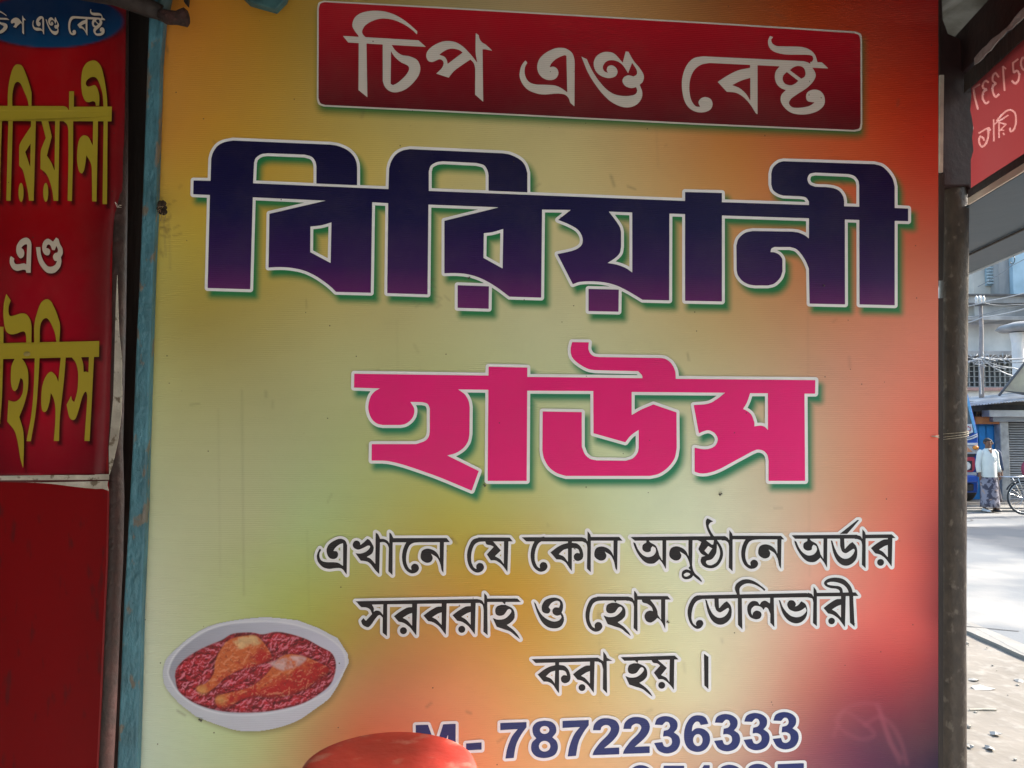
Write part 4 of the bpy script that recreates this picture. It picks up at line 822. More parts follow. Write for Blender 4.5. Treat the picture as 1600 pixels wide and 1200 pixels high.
# pale trim between sign and post
tr = MB().prism([pp(1468.8, 117, 1.512), pp(1475.2, 117, 1.512), pp(1473.5, 269, 1.512), pp(1468.2, 269, 1.512)], NY * 0.004).build('plastic_strip', mat('dusty_white_plastic', (0.42, 0.39, 0.33), (0.32, 0.3, 0.26), rough=0.6, scale=40))
props(tr, 'thin pale plastic strip upright between the big sign and the round post', 'strip')
ds_ = MB().prism([pp(1467.5, 272, 1.513), pp(1476, 272, 1.513), pp(1474, 438, 1.513), pp(1467.2, 438, 1.513)], NY * 0.004).build('dark_strip', dark_wood); props(ds_, 'dark narrow strip below the pale plastic strip beside the round post', 'strip')
ds_ = MB().prism([pp(1467.5, 466, 1.513), pp(1474, 466, 1.513), pp(1474, 1300, 1.513), pp(1467.2, 1300, 1.513)], NY * 0.004).build('dark_strip', dark_wood); props(ds_, 'long dark strip closing the lower gap between sign and round post', 'strip')
# string tied round the post and through the sign
strg = thing('string', pp(1490, 682, YQ), 'thin twine tied round the grimy post and through the sign edge', 'string')
sm = mat('twine', (0.48, 0.43, 0.34), (0.3, 0.26, 0.2), rough=0.9, scale=200)
for k, dy in enumerate((-3.5, 0.5, 4.0)):
    pts_ = [pp(1455, 681.5, 1.497), pp(1464, 682 + dy * .3, 1.494)]
    c0 = pp(1490, 680 + dy, YQ); rad = 20.2 * sc_
    for a in np.linspace(-2.9, 0.9, 15): pts_.append(np.array([c0[0] + rad * math.cos(a), c0[1] + rad * math.sin(a), c0[2] + (0.004 * (a + 2.0)) * (1 if k else .6)]))
    MB().tube(pts_, 0.0007, n=6).build('strand', sm, strg, smooth=True)

# ---- shop-front frame on the right: beam, torn plastic, mirrored banner, hem, awning
UPZ = np.array([0, 0, 1.0])
def band(mb, x0, x1, ct, cb_, lift=0.0, th=0.04, n=1):
    xs2 = np.linspace(x0, x1, n + 1)
    front = [pf(x, ct, lift) for x in xs2] + [pf(x, cb_, lift) for x in xs2[::-1]]
    return mb.prism(front, -NF * 0 + NF * th)
fb = thing('front_beam', pf(1500, 108), 'dark maroon beam running along the shop front above the mirrored red banner', 'beam')
band(MB(), 1484, 2100, 34, 104, 0.0, 0.05).build('beam', brown_paint, fb, bevel=0.003)
band(MB(), 1506, 2100, 112, 140, 0.006, 0.03).build('lower_rail', dark_wood, fb)
r_ = random.Random(5); up_ = []; dn_ = []
for x in np.linspace(1522, 1900, 60):
    w_ = 8 + 3 * math.sin(x / 9.0) + r_.uniform(-2, 2); up_.append(pf(x, 105 - w_ * .6, .012)); dn_.append(pf(x, 107 + w_ * .5 + r_.uniform(-1.5, 1.5), .012))
tp = MB().prism(up_ + dn_[::-1], NF * 0.002).build('torn_plastic', mat('pale_torn_plastic', (0.34, 0.33, 0.33), (0.22, 0.2, 0.2), rough=0.6, scale=30, bump=0.4)); props(tp, 'ragged pale plastic strip along the dark front beam', 'plastic strip')
def pos_from(px, py, lift=0.0): return on_plane(px, py, NF, PFD - lift)
m_red, nt_, b_ = new_mat('backlit_red_flex')
b_.inputs['Base Color'].default_value = (0.19, 0.022, 0.026, 1); b_.inputs['Roughness'].default_value = 0.5
tr_ = nt_.nodes.new('ShaderNodeBsdfTranslucent'); tr_.inputs['Color'].default_value = (0.22, 0.034, 0.038, 1)
mxs = nt_.nodes.new('ShaderNodeMixShader'); mxs.inputs[0].default_value = 0.30
nt_.links.new(b_.outputs[0], mxs.inputs[1]); nt_.links.new(tr_.outputs[0], mxs.inputs[2]); nt_.links.new(mxs.outputs[0], nt_.nodes['Material Output'].inputs[0])
fbn = thing('hanging_banner', pf(1560, 297), 'red see-through banner seen from behind with mirrored numbers and Bengali letters', 'banner')
lf = [(1517, 133), (1518, 150), (1516, 172), (1519, 186), (1521, 200), (1519, 215), (1521, 235), (1517, 250), (1517, 296)]
pink_flex, nt_, b_ = new_mat('faded_pink_flex'); b_.inputs['Base Color'].default_value = (0.34, 0.14, 0.13, 1); b_.inputs['Roughness'].default_value = 0.5
tr_ = nt_.nodes.new('ShaderNodeBsdfTranslucent'); tr_.inputs['Color'].default_value = (0.45, 0.20, 0.19, 1); mxs = nt_.nodes.new('ShaderNodeMixShader'); mxs.inputs[0].default_value = 0.35
nt_.links.new(b_.outputs[0], mxs.inputs[1]); nt_.links.new(tr_.outputs[0], mxs.inputs[2]); nt_.links.new(mxs.outputs[0], nt_.nodes['Material Output'].inputs[0])
Zk = dict(o=(1400, 0), s=4.444)
def stroke(t, w, closed=False):
    q = parse(t, **Zk); out = []
    w = w / 4.444 / 2
    for i in range(len(q) - 1):
        a, b = q[i], q[i+1]; e = b - a; L = np.hypot(*e)
        if L < 1e-6: continue
        if i == len(q) - 2 and False: break
        n_ = np.array([-e[1], e[0]]) / L * w; e = e / L * w * .5
        out.append(np.array([a - n_ - e, b - n_ + e, b + n_ + e, a + n_ - e]))
    return out
def strokes(txts, w): return sum([stroke(t, w)[: -1 if False else None] for t in txts], [])
def open_stroke(t, w):
    s_ = parse(t + ' ', **Zk)
    # parse closes smooth paths; keep only up to the last typed point
    last = t.split()[-1].rstrip('~'); lx, ly = map(float, last.split(',')); e = np.array([1400 + lx / 4.444, ly / 4.444])
    k = max(i for i in range(len(s_)) if np.hypot(*(s_[i] - e)) < 1e-3); q = s_[:k + 1]; out = []; w = w / 4.444 / 2
    for i in range(len(q) - 1):
        a, b = q[i], q[i+1]; ee = b - a; L = np.hypot(*ee)
        if L < 1e-6: continue
        n_ = np.array([-ee[1], ee[0]]) / L * w; ee = ee / L * w * .4
        out.append(np.array([a - n_ - ee, b - n_ + ee, b + n_ + ee, a + n_ - ee]))
    return out
LETT = []
NUM = [('582,585 536,614', 12), ('536,612 548,680 568,757', 14), ('642,572 622,560~ 606,580~ 604,610~ 628,622~ 606,640~ 602,680~ 622,718~ 645,705', 13),
       ('712,535 692,508~ 674,525~ 672,560~ 694,580~ 674,595~ 672,635~ 690,672~ 715,655', 13), ('742,462 754,628', 13), ('742,460 764,478', 10),
       ('848,410 808,440', 12), ('812,440 818,500~ 840,490~ 856,520~ 848,560~ 828,580~ 806,560', 13), ('905,420 880,400~ 868,440~ 880,480~ 905,490', 13)]
WRD = [('575,925 640,888~ 655,905', 11), ('640,895 640,950~ 622,1000~ 596,1018~ 578,990~ 582,950~ 604,958~ 612,975', 13), ('678,830 680,980', 11), ('676,870 700,850~ 780,800', 9),
       ('715,838 716,955', 11), ('716,850 765,862 722,905', 9), ('722,903 750,905', 8), ('745,925 752,935', 12), ('700,838 760,775~ 800,765~ 828,790~ 832,850~ 818,900~ 795,912~ 792,890', 12)]
for nm, G_ in (('mirrored_number', NUM), ('mirrored_word', WRD)):
    S_ = sum([open_stroke(t, w) for t, w in G_], []); LETT += S_
    ik = Ink(S_, [], pad=5, step=0.35); sheet(nm, ik.loops(0.0), lambda x, y: pos_from(x, y, 0.003), pink_flex, fbn)
def cy_(x, c): return 673 + (c - 673) * (x - 930) / 582.0
bp_ = np.array(lf + [(1760, cy_(1760, 300)), (1760, cy_(1760, 137))], float)
sheet('red_sheet', Ink([bp_], LETT, pad=6, step=0.5).loops(0.0), lambda x, y: pos_from(x, y, 0.003), m_red, fbn)
rl = band(MB(), 1512, 2100, 297, 309, 0.004, 0.03).build('front_rail', brown_paint); props(rl, 'thin maroon rail along the bottom of the mirrored red banner', 'rail')
hm = band(MB(), 1512, 2100, 309, 320, 0.002, 0.004).build('white_tape', mat('dusty_white_tape', (0.55, 0.47, 0.40), (0.45, 0.38, 0.32), rough=0.7, scale=20)); props(hm, 'dusty white tape strip under the maroon front rail', 'tape')
# awning: sloping sheet going out and down from the rail, seen from below
aw = thing('tin_awning', pf(1560, 321), 'blue-grey tin awning sloping out over the shop front', 'awning')
def awp(px, ratio, lat):       # point on the awning: lat metres out from the eye line, height = ratio*lat
    q = pf(px, 673); along = float(np.dot(q - CAM, D1)); return CAM + D1 * along + NF * lat + UPZ * ratio * lat
LI, LO = PFD + 0.004, PFD + 0.36
def awq(a, f, dz=0.0):         # a metres along, f 0 inner..1 outer
    lat = LI + (LO - LI) * f; h = (LI * 0.606) * (1 - f) + (LO * 0.424) * f
    return CAM + D1 * a + NF * lat + UPZ * (h + dz)
a0, a1_ = -2.0, 3.1
MB().pts([awq(a0, 0), awq(a1_, 0), awq(a1_, 1), awq(a0, 1), awq(a0, 0, .004), awq(a1_, 0, .004), awq(a1_, 1, .004), awq(a0, 1, .004)],
         [(0, 1, 2, 3), (7, 6, 5, 4), (0, 4, 5, 1), (1, 5, 6, 2), (2, 6, 7, 3), (3, 7, 4, 0)]).build('tin_sheet', tin_m, aw)
MB().tube([awq(a0, .62, -.004), awq(a1_, .62, -.004)], 0.0028, n=6).build('lap_joint', dark_wood, aw)
MB().tube([awq(a0, 1.0, .002), awq(a1_, 1.0, .002)], 0.006, n=10).build('rolled_lip', mat('grey_lip', (0.3, 0.36, 0.42), rough=0.5), aw, smooth=True)
hk = thing('hook', awq(1.75, 1.0), 'small dark S-shaped hook hanging from the awning lip', 'hook')
hc = on_plane(1582, 406, NF, float(np.dot(NF, awq(1.75, 1.0) - CAM)))
s_hook = 6.5 / FOCAL * float(np.dot(R[2], hc - CAM)); h_ = []
for a in np.linspace(-2.9, 1.5, 16): h_.append(hc + D1 * (-s_hook * math.cos(a)) + UPZ * (s_hook * math.sin(a) ))
h_ += [hc + UPZ * s_hook * 2.4]
MB().tube(h_, 0.0011, n=6).build('wire', mat('dark_steel', (0.06, 0.07, 0.08), rough=0.4, metal=0.5), hk, smooth=True)

# ---- red plastic stool in the foreground
SC = CAM + ray(608, 1191) * (1.22 / float(ray(608, 1191) @ NY))
SR = 0.1355
stool_m = mat('scuffed_red_plastic', (0.88, 0.085, 0.065), (0.62, 0.06, 0.05), rough=0.58, scale=9, detail=9, bump=0.22, bscale=45, c3=(0.80, 0.36, 0.30), s3=17, t3=(0.56, 0.72), vrough=0.12)
stl = thing('plastic_stool', (SC[0], SC[1], FLOOR_Z), 'round red plastic stool, scuffed seat lit by the sun on one side', 'stool')
pr = [(0.0008, 0.0), (0.05, 0.0005), (0.095, 0.0), (0.121, -0.001), (0.1305, -0.005), (SR - .0008, -0.014), (SR, -0.022), (SR + .001, -0.035), (SR - .003, -0.05), (SR - .010, -0.05), (SR - .012, -0.03), (0.1, -0.012), (0.0008, -0.006)]
MB().lathe((SC[0], SC[1], SC[2]), pr, n=72).build('seat', stool_m, stl, smooth=True)
for k in range(4):
    a = math.pi / 4 + k * math.pi / 2; c_, s_ = math.cos(a), math.sin(a); top_ = np.array([SC[0] + c_ * .105, SC[1] + s_ * .105, SC[2] - .03]); bot = np.array([SC[0] + c_ * .16, SC[1] + s_ * .16, FLOOR_Z + .002])
    t_ = np.array([-s_, c_, 0]) * .022; q_ = np.array([c_, s_, 0]) * .009
    MB().box8([bot - t_ - q_, bot + t_ - q_, bot + t_ + q_, bot - t_ + q_, top_ - t_ * 1.4 - q_, top_ + t_ * 1.4 - q_, top_ + t_ * 1.4 + q_, top_ - t_ * 1.4 + q_]).build('leg', stool_m, stl, bevel=0.003)
MB().rings([[(SC[0] + r * math.cos(t), SC[1] + r * math.sin(t), z) for t in np.linspace(0, 2 * math.pi, 40, endpoint=False)] for r, z in [(.128, SC[2] - .25), (.136, SC[2] - .25), (.137, SC[2] - .27), (.129, SC[2] - .27), (.128, SC[2] - .25)]], closed=False).build('brace_ring', stool_m, stl, smooth=True)

# ---- flies and a few stuck bits on the sign
fly_m = mat('fly_black', (0.02, 0.018, 0.015), rough=0.5); wing_m = mat('fly_wing', (0.10, 0.09, 0.07), rough=0.3)
def fly(px, py, ang, s, label):
    c = sg(px, py, 0.003); t = thing('housefly', c, label, 'fly', 'flies resting on the big sign')
    ax = np.array([math.cos(ang), 0, math.sin(ang)]); sd_ = np.array([-math.sin(ang), 0, math.cos(ang)]); k = s
    def blob(c0, rx, ry):
        return [[c0 + ax * (rx * math.cos(th)) + (sd_ * math.cos(ph) - NY * math.sin(ph)) * (ry * math.sin(th)) for ph in np.linspace(0, 2 * math.pi, 8, endpoint=False)] for th in np.linspace(0.15, math.pi - 0.15, 6)]
    mb = MB(); mb.rings(blob(c - ax * k * .9, k * 1.3, k * .7)); mb.build('abdomen', fly_m, t, smooth=True)
    MB().rings(blob(c + ax * k * .6, k * .9, k * .65)).build('thorax', fly_m, t, smooth=True)
    MB().rings(blob(c + ax * k * 1.6, k * .45, k * .5)).build('head', fly_m, t, smooth=True)
    for sgn in (-1, 1):
        b0 = c + ax * k * .6 - NY * k * .6; MB().prism([b0, b0 - ax * k * 1.6 + sd_ * sgn * k * .35, b0 - ax * k * 3.0 + sd_ * sgn * k * 1.1, b0 - ax * k * 2.2 + sd_ * sgn * k * 1.6], -NY * k * .08).build('wing', wing_m, t)
        lg = MB()
        for j in (-1, 0, 1): lg.tube([c + ax * k * (.5 + j * .4), c + ax * k * (.6 + j * .9) + sd_ * sgn * k * 1.3 - NY * k * .5, c + ax * k * (.6 + j * 1.3) + sd_ * sgn * k * 1.9 + NY * .002], k * .09, n=4)
        lg.build('leg', fly_m, t)
    return t
for px, py, an, s, lb_ in ((1126, 772, 0.4, .0019, 'black fly just below the pink word, under its last letter'), (757, 758, 2.2, .0016, 'black fly at the foot of the pink word beside its sloping stroke'),
                          (733, 434, 0.9, .0015, 'small fly above the second square dot of the navy word'), (1044, 972, -0.6, .0016, 'fly beside the last letter of the middle small line'),
                          (898, 857, -1.1, .0012, 'tiny fly between the third and fourth small black words'), (1287, 446, 2.5, .0012, 'tiny fly on the purple foot of the last navy letter'),
                          (313, 1125, 2.8, .0018, 'fly on the lower left rim of the printed bowl'), (984, 985, 0.5, .0011, 'tiny fly inside the hollow of the black letters over the word'),
                          (917, 1096, 1.3, .0012, 'fly on the last line of black words, inside its second letter')):
    if (px, py) in ((984, 985), (917, 1096)): continue
    fly(px, py, an, s, lb_)
# ------------------------------------------------------------------ the street seen past the post
dirt = mat('dry_dirt', (0.215, 0.19, 0.16), (0.155, 0.136, 0.112), rough=0.95, scale=1.6, detail=10, lo=0.35, hi=0.7, bump=0.8, bscale=9, c3=(0.25, 0.23, 0.20), s3=9, t3=(0.5, 0.7))
road_m = mat('dusty_asphalt', (0.145, 0.155, 0.165), (0.125, 0.133, 0.142), rough=0.9, scale=0.9, detail=9, bump=0.3, bscale=40, c3=(0.23, 0.225, 0.215), s3=0.6, t3=(0.5, 0.62))
conc = mat('pale_concrete', (0.24, 0.23, 0.21), (0.18, 0.17, 0.155), rough=0.9, scale=3, detail=9, bump=0.4, bscale=30)
o = MB().pts([(-150, -150, 0), (150, -150, 0), (150, 150, 0), (-150, 150, 0)], [(0, 1, 2, 3)]).build('ground', dirt); props(o, kind='structure')
# uneven dirt verge near the shop
r_ = np.random.default_rng(11); vs, n1_, n2_ = [], 60, 120
LA = np.linspace(1.0, 4.03, n1_); DA_ = np.linspace(-4, 16.8, n2_)
Gx, Gy = np.meshgrid(LA, DA_); H = (vnoise(Gx * 60, Gy * 60, 26, 3, 4) - 0.35) * 0.03; H[:, -2:] *= .3; H += 0.004
mbg = MB(); mbg.v = [tuple(W(a, b, c)) for a, b, c in zip(Gx.ravel(), Gy.ravel(), H.ravel())]
mbg.f = [(j * n1_ + i, j * n1_ + i + 1, (j + 1) * n1_ + i + 1, (j + 1) * n1_ + i) for j in range(n2_ - 1) for i in range(n1_ - 1)]
o = mbg.build('dirt_verge', dirt, smooth=True); props(o, kind='structure')
o = MB().box((4.30, 15.0), (-30, 17.2), (0.0, 0.03), T=W).build('road', road_m); props(o, kind='structure')
ke = MB(); e_in, e_out = [], []
for k, d in enumerate(np.linspace(-12, 17.0, 140)):
    w_ = 4.06 + 0.025 * math.sin(d * 3.1) + random.uniform(-.045, .045); e_in.append(W(w_, d, 0.033 + random.uniform(-.006, .004))); e_out.append(W(4.302, d, 0.034))
ke.prism(e_in + e_out[::-1], -UPZ * 0.12); o = ke.build('road_kerb', conc); props(o, kind='structure')
o = MB().box((4.4, 15.2), (17.2, 21.5), (0, 0.075), T=W).build('far_pavement', conc); props(o, kind='structure')
dr = MB(); dr.tube([W(l, 17.45 + .05 * math.sin(l * 3), 0.08) for l in np.linspace(4.6, 15, 40)], 0.03, n=6); o = dr.build('drain_pipe', mat('black_pipe', (0.04, 0.045, 0.05), rough=0.6), smooth=True); props(o, 'thin black pipe lying along the far edge of the road', 'pipe')
# litter and stones
paper = mat('paper_scrap', (0.42, 0.40, 0.37), (0.3, 0.28, 0.25), rough=0.8, scale=9)
sc = [(1521, 1062, 11, 5, .4, 'crumpled pale paper scrap nearest the post on the dirt'), (1537, 1075, 20, 6, .1, 'long flat white scrap lying on the dirt verge'), (1555, 1146, 10, 4, .0, 'small white scrap lower on the dirt, beside another'), (1547, 1169, 7, 6, .9, 'curled white scrap at the bottom of the dirt verge'),
      (1515, 1166, 8, 4, .2, 'cream scrap touching the post edge near the bottom'), (1592, 1063, 9, 4, .5, 'pale scrap at the right frame edge on the dirt')]
for px, py, w_, h_, rt, lbl in sc:
    c = CAM + ray(px, py) * (-(CAM[2] - 0.014) / ray(px, py)[2]); dd = np.linalg.norm(c - CAM); s_ = w_ / FOCAL * dd * .7; s2_ = h_ / FOCAL * dd * 1.6
    mb = MB(); rr = random.Random(px); n_ = 9; top_ = []
    for k in range(n_):
        a = 2 * math.pi * k / n_ + rt; q = rr.uniform(.7, 1.1); top_.append(c + RH * math.cos(a) * s_ * q + FH * math.sin(a) * s2_ * q + UPZ * rr.uniform(-.008, .010))
    mb.pts([c + UPZ * .012] + top_, [(0, 1 + k, 1 + (k + 1) % n_) for k in range(n_)])
    o = mb.build('paper_scrap', paper); sl = o.modifiers.new('t', 'SOLIDIFY'); sl.thickness = 0.002; props(o, lbl, 'litter', 'scraps of litter on the dirt verge')
st_m = mat('grey_stone', (0.36, 0.33, 0.29), (0.27, 0.24, 0.20), rough=0.95, scale=20, bump=0.5)
mb = MB(); rr = random.Random(2)
for k in range(170):
    lat, dep = rr.uniform(1.8, 4.0), rr.uniform(2.6, 9); c = W(lat, dep, 0.012 + .0); s_ = rr.choice((.006, .009, .012, .018)) * rr.uniform(.6, 1.2)
    pr_ = [(s_ * .2, -s_ * .5), (s_, -s_ * .2), (s_ * rr.uniform(.7, .95), s_ * .35), (s_ * .25, s_ * .6)]
    mb.lathe((c[0], c[1], c[2]), pr_, n=6, sy=rr.uniform(.6, 1.1))
o = mb.build('gravel', st_m); props(o, 'small stones and clods strewn over the dirt verge beside the post', 'gravel', kind='stuff')
tw = MB().tube([CAM + ray(x, y) * (-(CAM[2] - 0.018) / ray(x, y)[2]) for x, y in ((1515, 1109), (1535, 1108.5), (1557, 1109))], 0.006, n=6).build('dry_twig', mat('twig', (0.5, 0.45, 0.36), rough=0.8)); props(tw, 'thin pale dry twig lying level on the dirt', 'twig')

# ---- row of shops across the street
grey_dark = mat('dark_grey_trim', (0.10, 0.105, 0.11), (0.07, 0.07, 0.075), rough=0.8, scale=6)  # dark grey for the fascia, slab cap, crossarm and sheet edges
white_paint = mat('whitewash', (0.62, 0.62, 0.60), (0.45, 0.45, 0.44), rough=0.85, scale=4, detail=8)
blue_door_m = mat('bright_blue_paint', (0.025, 0.27, 0.66), (0.02, 0.21, 0.54), rough=0.55, scale=6, bump=0.1)
orange_m = mat('orange_painted_board', (0.50, 0.20, 0.07), (0.36, 0.13, 0.05), rough=0.7, scale=6)
steel = mat('grey_shutter_steel', (0.36, 0.38, 0.40), (0.25, 0.27, 0.29), rough=0.5, metal=0.2, scale=3, stretch=(1, 1, 6))
corr = mat('corrugated_tin', (0.40, 0.42, 0.44), (0.22, 0.22, 0.22), rough=0.55, metal=0.3, scale=4, detail=8)
DS = 20.0
shop = thing('shop', W(12.6, DS, 0.07), 'low tin-roofed shop with a blue door and grey roller shutter across the road', 'shop')
o = pxbox(MB(), 1380, 1760, 628, 784, DS + .12, DS + 4).build('wall', mat('dirty_shop_wall', (0.30, 0.29, 0.28), (0.2, 0.2, 0.19), rough=0.9, scale=3), shop)
# roof: wavy tin sloping towards the street
lat0, _ = latz(1380, 632, DS - 1.0); lat1, _ = latz(1740, 632, DS - 1.0)
def rz(l):  return latz(1519 + 0, 633, DS - 1)[1] + (l - latz(1519, 633, DS - 1)[0]) * (latz(1600, 625.5, DS - 1)[1] - latz(1519, 633, DS - 1)[1]) / (latz(1600, 625.5, DS - 1)[0] - latz(1519, 633, DS - 1)[0])
mr_ = MB(); ls = np.arange(lat0, lat1, 0.019)
for dep, dz in ((DS - 1.0, 0.0), (DS + 2.6, 0.16)): mr_.v += [tuple(W(l, dep, rz(l) + dz + 0.016 * math.sin(l * 2 * math.pi / 0.076))) for l in ls]
k_ = len(ls); mr_.f = [(i, i + 1, k_ + i + 1, k_ + i) for i in range(k_ - 1)]
o = mr_.build('tin_roof', corr, shop, smooth=True); o.modifiers.new('t', 'SOLIDIFY').thickness = 0.012
pxbox(MB(), 1500, 1760, 633.5, 643, DS - .25, DS - .1).build('dark_fascia', grey_dark, shop)
pxbox(MB(), 1546, 1760, 641.5, 651, DS - .62, DS - .3).build('white_lintel', white_paint, shop, bevel=.01)
pxbox(MB(), 1552, 1760, 651.3, 659, DS - .45, DS - .2).build('shutter_housing', steel, shop, bevel=.02)
pxbox(MB(), 1524, 1546, 641, 651, DS - .12, DS - .02).build('name_board', mat('dark_name_board', (0.09, 0.075, 0.07), rough=.7), shop)
pxbox(MB(), 1524, 1567, 651.2, 662.5, DS - .3, DS - .15).build('orange_board', orange_m, shop)
# blurred lettering on the name board, fragments of it
lt = MB(); rr = random.Random(8)
for k, x in enumerate((1526, 1529.6, 1533, 1536.5, 1540, 1543)):
    for (y0, y1, dx, dw) in ((643, 650.5, 0, .8), (643 + rr.random() * 2, 645.5 + rr.random(), .8, 1.7)):
        pxbox(lt, x + dx, x + dx + dw, y0, y1, DS - .125, DS - .121)
lt.build('board_lettering', mat('ochre_lettering', (0.36, 0.24, 0.14), rough=.8), shop)['kind'] = 'stuff'
dr_ = pxbox(MB(), 1518, 1566.5, 663, 784, DS - .05, DS + .1).build('blue_door', blue_door_m, shop)
for x0 in (1519, 1531, 1543, 1555):
    pxbox(MB(), x0, x0 + 10.6, 665, 783, DS - .075, DS - .052).build('plank', blue_door_m, dr_)
for y in (700, 760): pxbox(MB(), 1563.5, 1567.5, y, y + 3, DS - .1, DS - .074).build('hinge', mat('iron', (0.03, 0.03, 0.03), rough=.6), dr_)
pxbox(MB(), 1566.8, 1576, 658, 786, DS - .32, DS + .1).build('white_pillar', mat('old_whitewash', (0.52, 0.52, 0.50), (0.30, 0.30, 0.29), rough=.85, scale=5, detail=9), shop, bevel=.02)
blk_gap = mat('shutter_gap', (0.05, 0.055, 0.06), rough=.9)
sh_ = pxbox(MB(), 1576.5, 1700, 659, 784, DS + .02, DS + .1).build('roller_shutter', blk_gap, shop)
for k in range(32):
    y0 = 661 + k * 3.82
    pxbox(MB(), 1576.8, 1700, y0, y0 + 2.3, DS - .05, DS + .01).build('slat', steel, sh_, bevel=.012)
ss = thing('roof_sheet_stack', st(1590, 612, DS - .4), 'pale sloping tin sheets leaning on the shop roof under the old column', 'roof sheet')
MB().prism([st(x, y, DS - .4) for x, y in ((1567, 611), (1600, 570), (1660, 520), (1690, 600), (1640, 616), (1600, 617))], FH * .03).build('sloping_sheet', mat('cream_sheet', (0.50, 0.47, 0.33), (0.36, 0.32, 0.26), rough=.8, scale=3, detail=8), ss)
MB().tube([st(1561, 618, DS - .5), st(1602, 566, DS - .5)], 0.03, n=6).build('edge_pole', grey_dark, ss)
MB().prism([st(x, y, DS - .6) for x, y in ((1567, 610), (1600, 617), (1660, 624), (1660, 619), (1600, 613))], FH * .05).build('flat_sheet', grey_dark, ss)

# ---- grey concrete building behind
DB = 26.0
old_c = mat('stained_concrete', (0.40, 0.41, 0.42), (0.20, 0.21, 0.22), rough=.9, scale=1.2, detail=10, stretch=(1, 1, .35), lo=.38, hi=.66, bump=.3, bscale=8)
pale_c = mat('pale_stained_wall', (0.66, 0.67, 0.68), (0.42, 0.44, 0.46), rough=.9, scale=.8, detail=9, lo=.35, hi=.6)
bd = thing('concrete_building', W(15, DB, 0), 'grey stained concrete building with ledges behind the tin-roofed shop', 'building')
pxbox(MB(), 1500, 1800, 498, 640, DB, DB + 6).build('lower_wall', pale_c, bd)
pxbox(MB(), 1490, 1800, 553, 606, DB - .12, DB - .04).build('dark_opening', mat('dark_room', (0.10, 0.12, 0.13), (0.05, 0.055, 0.06), rough=.9, scale=2), bd)
gr = pxbox(MB(), 1490, 1583, 604, 605.5, DB - .2, DB - .13).build('grille', mat('grille_iron', (0.28, 0.31, 0.33), rough=.7), bd)
for x in range(1514, 1584, 8): pxbox(MB(), x, x + .8, 566, 604, DB - .19, DB - .15).build('bar', bpy.data.materials['grille_iron'], gr)
for y in (572, 580, 588, 597): pxbox(MB(), 1492, 1583, y, y + .7, DB - .23, DB - .2).build('cross_bar', bpy.data.materials['grille_iron'], gr)
pxbox(MB(), 1490, 1570, 605.5, 610, DB - .5, DB - .13).build('red_sill', mat('faded_red_sill', (0.42, 0.26, 0.24), rough=.85), bd)
pxbox(MB(), 1490, 1800, 610, 622, DB - .4, DB).build('white_apron', white_paint, bd)
pxbox(MB(), 1490, 1800, 549, 555, DB - .9, DB).build('ledge', old_c, bd, bevel=.02)
pxbox(MB(), 1490, 1800, 495, 500, DB - .9, DB).build('ledge', old_c, bd, bevel=.02)
pxbox(MB(), 1523, 1800, 477, 495, DB - .3, DB + 6).build('parapet', old_c, bd)
pxbox(MB(), 1490, 1800, 461.5, 473.5, DB - .5, DB + 5).build('balcony_slab', old_c, bd, bevel=.02)
pxbox(MB(), 1490, 1800, 460, 461.6, DB - .6, DB + 5).build('slab_cap', grey_dark, bd)
pxbox(MB(), 1523, 1800, 473.5, 477, DB + .2, DB + 6).build('recess', grey_dark, bd)
uw = pxbox(MB(), 1522, 1800, 330, 460, DB + 1.0, DB + 6).build('upper_wall', mat('beige_upper_wall', (0.58, 0.56, 0.52), (0.36, 0.36, 0.35), rough=.9, scale=.8, detail=9, lo=.35, hi=.62), bd)
pxbox(MB(), 1562, 1583, 330, 460, DB + .5, DB + 1).build('buttress', old_c, bd)
pxbox(MB(), 1584, 1660, 330, 460, DB + .3, DB + 1).build('blue_wall', mat('pale_blue_wall', (0.34, 0.50, 0.62), (0.28, 0.42, 0.52), rough=.9, scale=2), bd)
wf = pxbox(MB(), 1542, 1561, 395, 446, DB + .9, DB + 1.02).build('window', mat('blue_window_frame', (0.30, 0.42, 0.50), rough=.7), bd)
for k in range(9): pxbox(MB(), 1544, 1559.5, 402 + k * 4.8, 405 + k * 4.8, DB + .82, DB + .9).build('slat', mat('window_slat', (0.42, 0.52, 0.58), rough=.6) if k == 0 else bpy.data.materials['window_slat'], wf)
# round topped column on the right
cl = thing('old_column', st(1591, 600, 22.5), 'old grey column with a wide round slab cap above the shop roof', 'column')
c0 = st(1592, 600, 22.5); s_ = 22.5 / FOCAL * 1.15
hh = float(st(1592, 520, 22.5)[2] - c0[2])
MB().lathe((c0[0], c0[1], c0[2] - 1.0), [(.001, 0), (7.5 * s_, 0), (7.0 * s_, hh + .7), (9 * s_, hh + .9), (9 * s_, hh + 1.0), (.001, hh + 1.0)], n=16).build('shaft', pale_c, cl, smooth=False)
MB().lathe((c0[0] + .25, c0[1], c0[2]), [(.001, hh), (30 * s_, hh + .05), (35 * s_, hh + .12), (30 * s_, hh + .22), (14 * s_, hh + .32), (.001, hh + .34)], n=32).build('round_cap', old_c, cl, smooth=True)

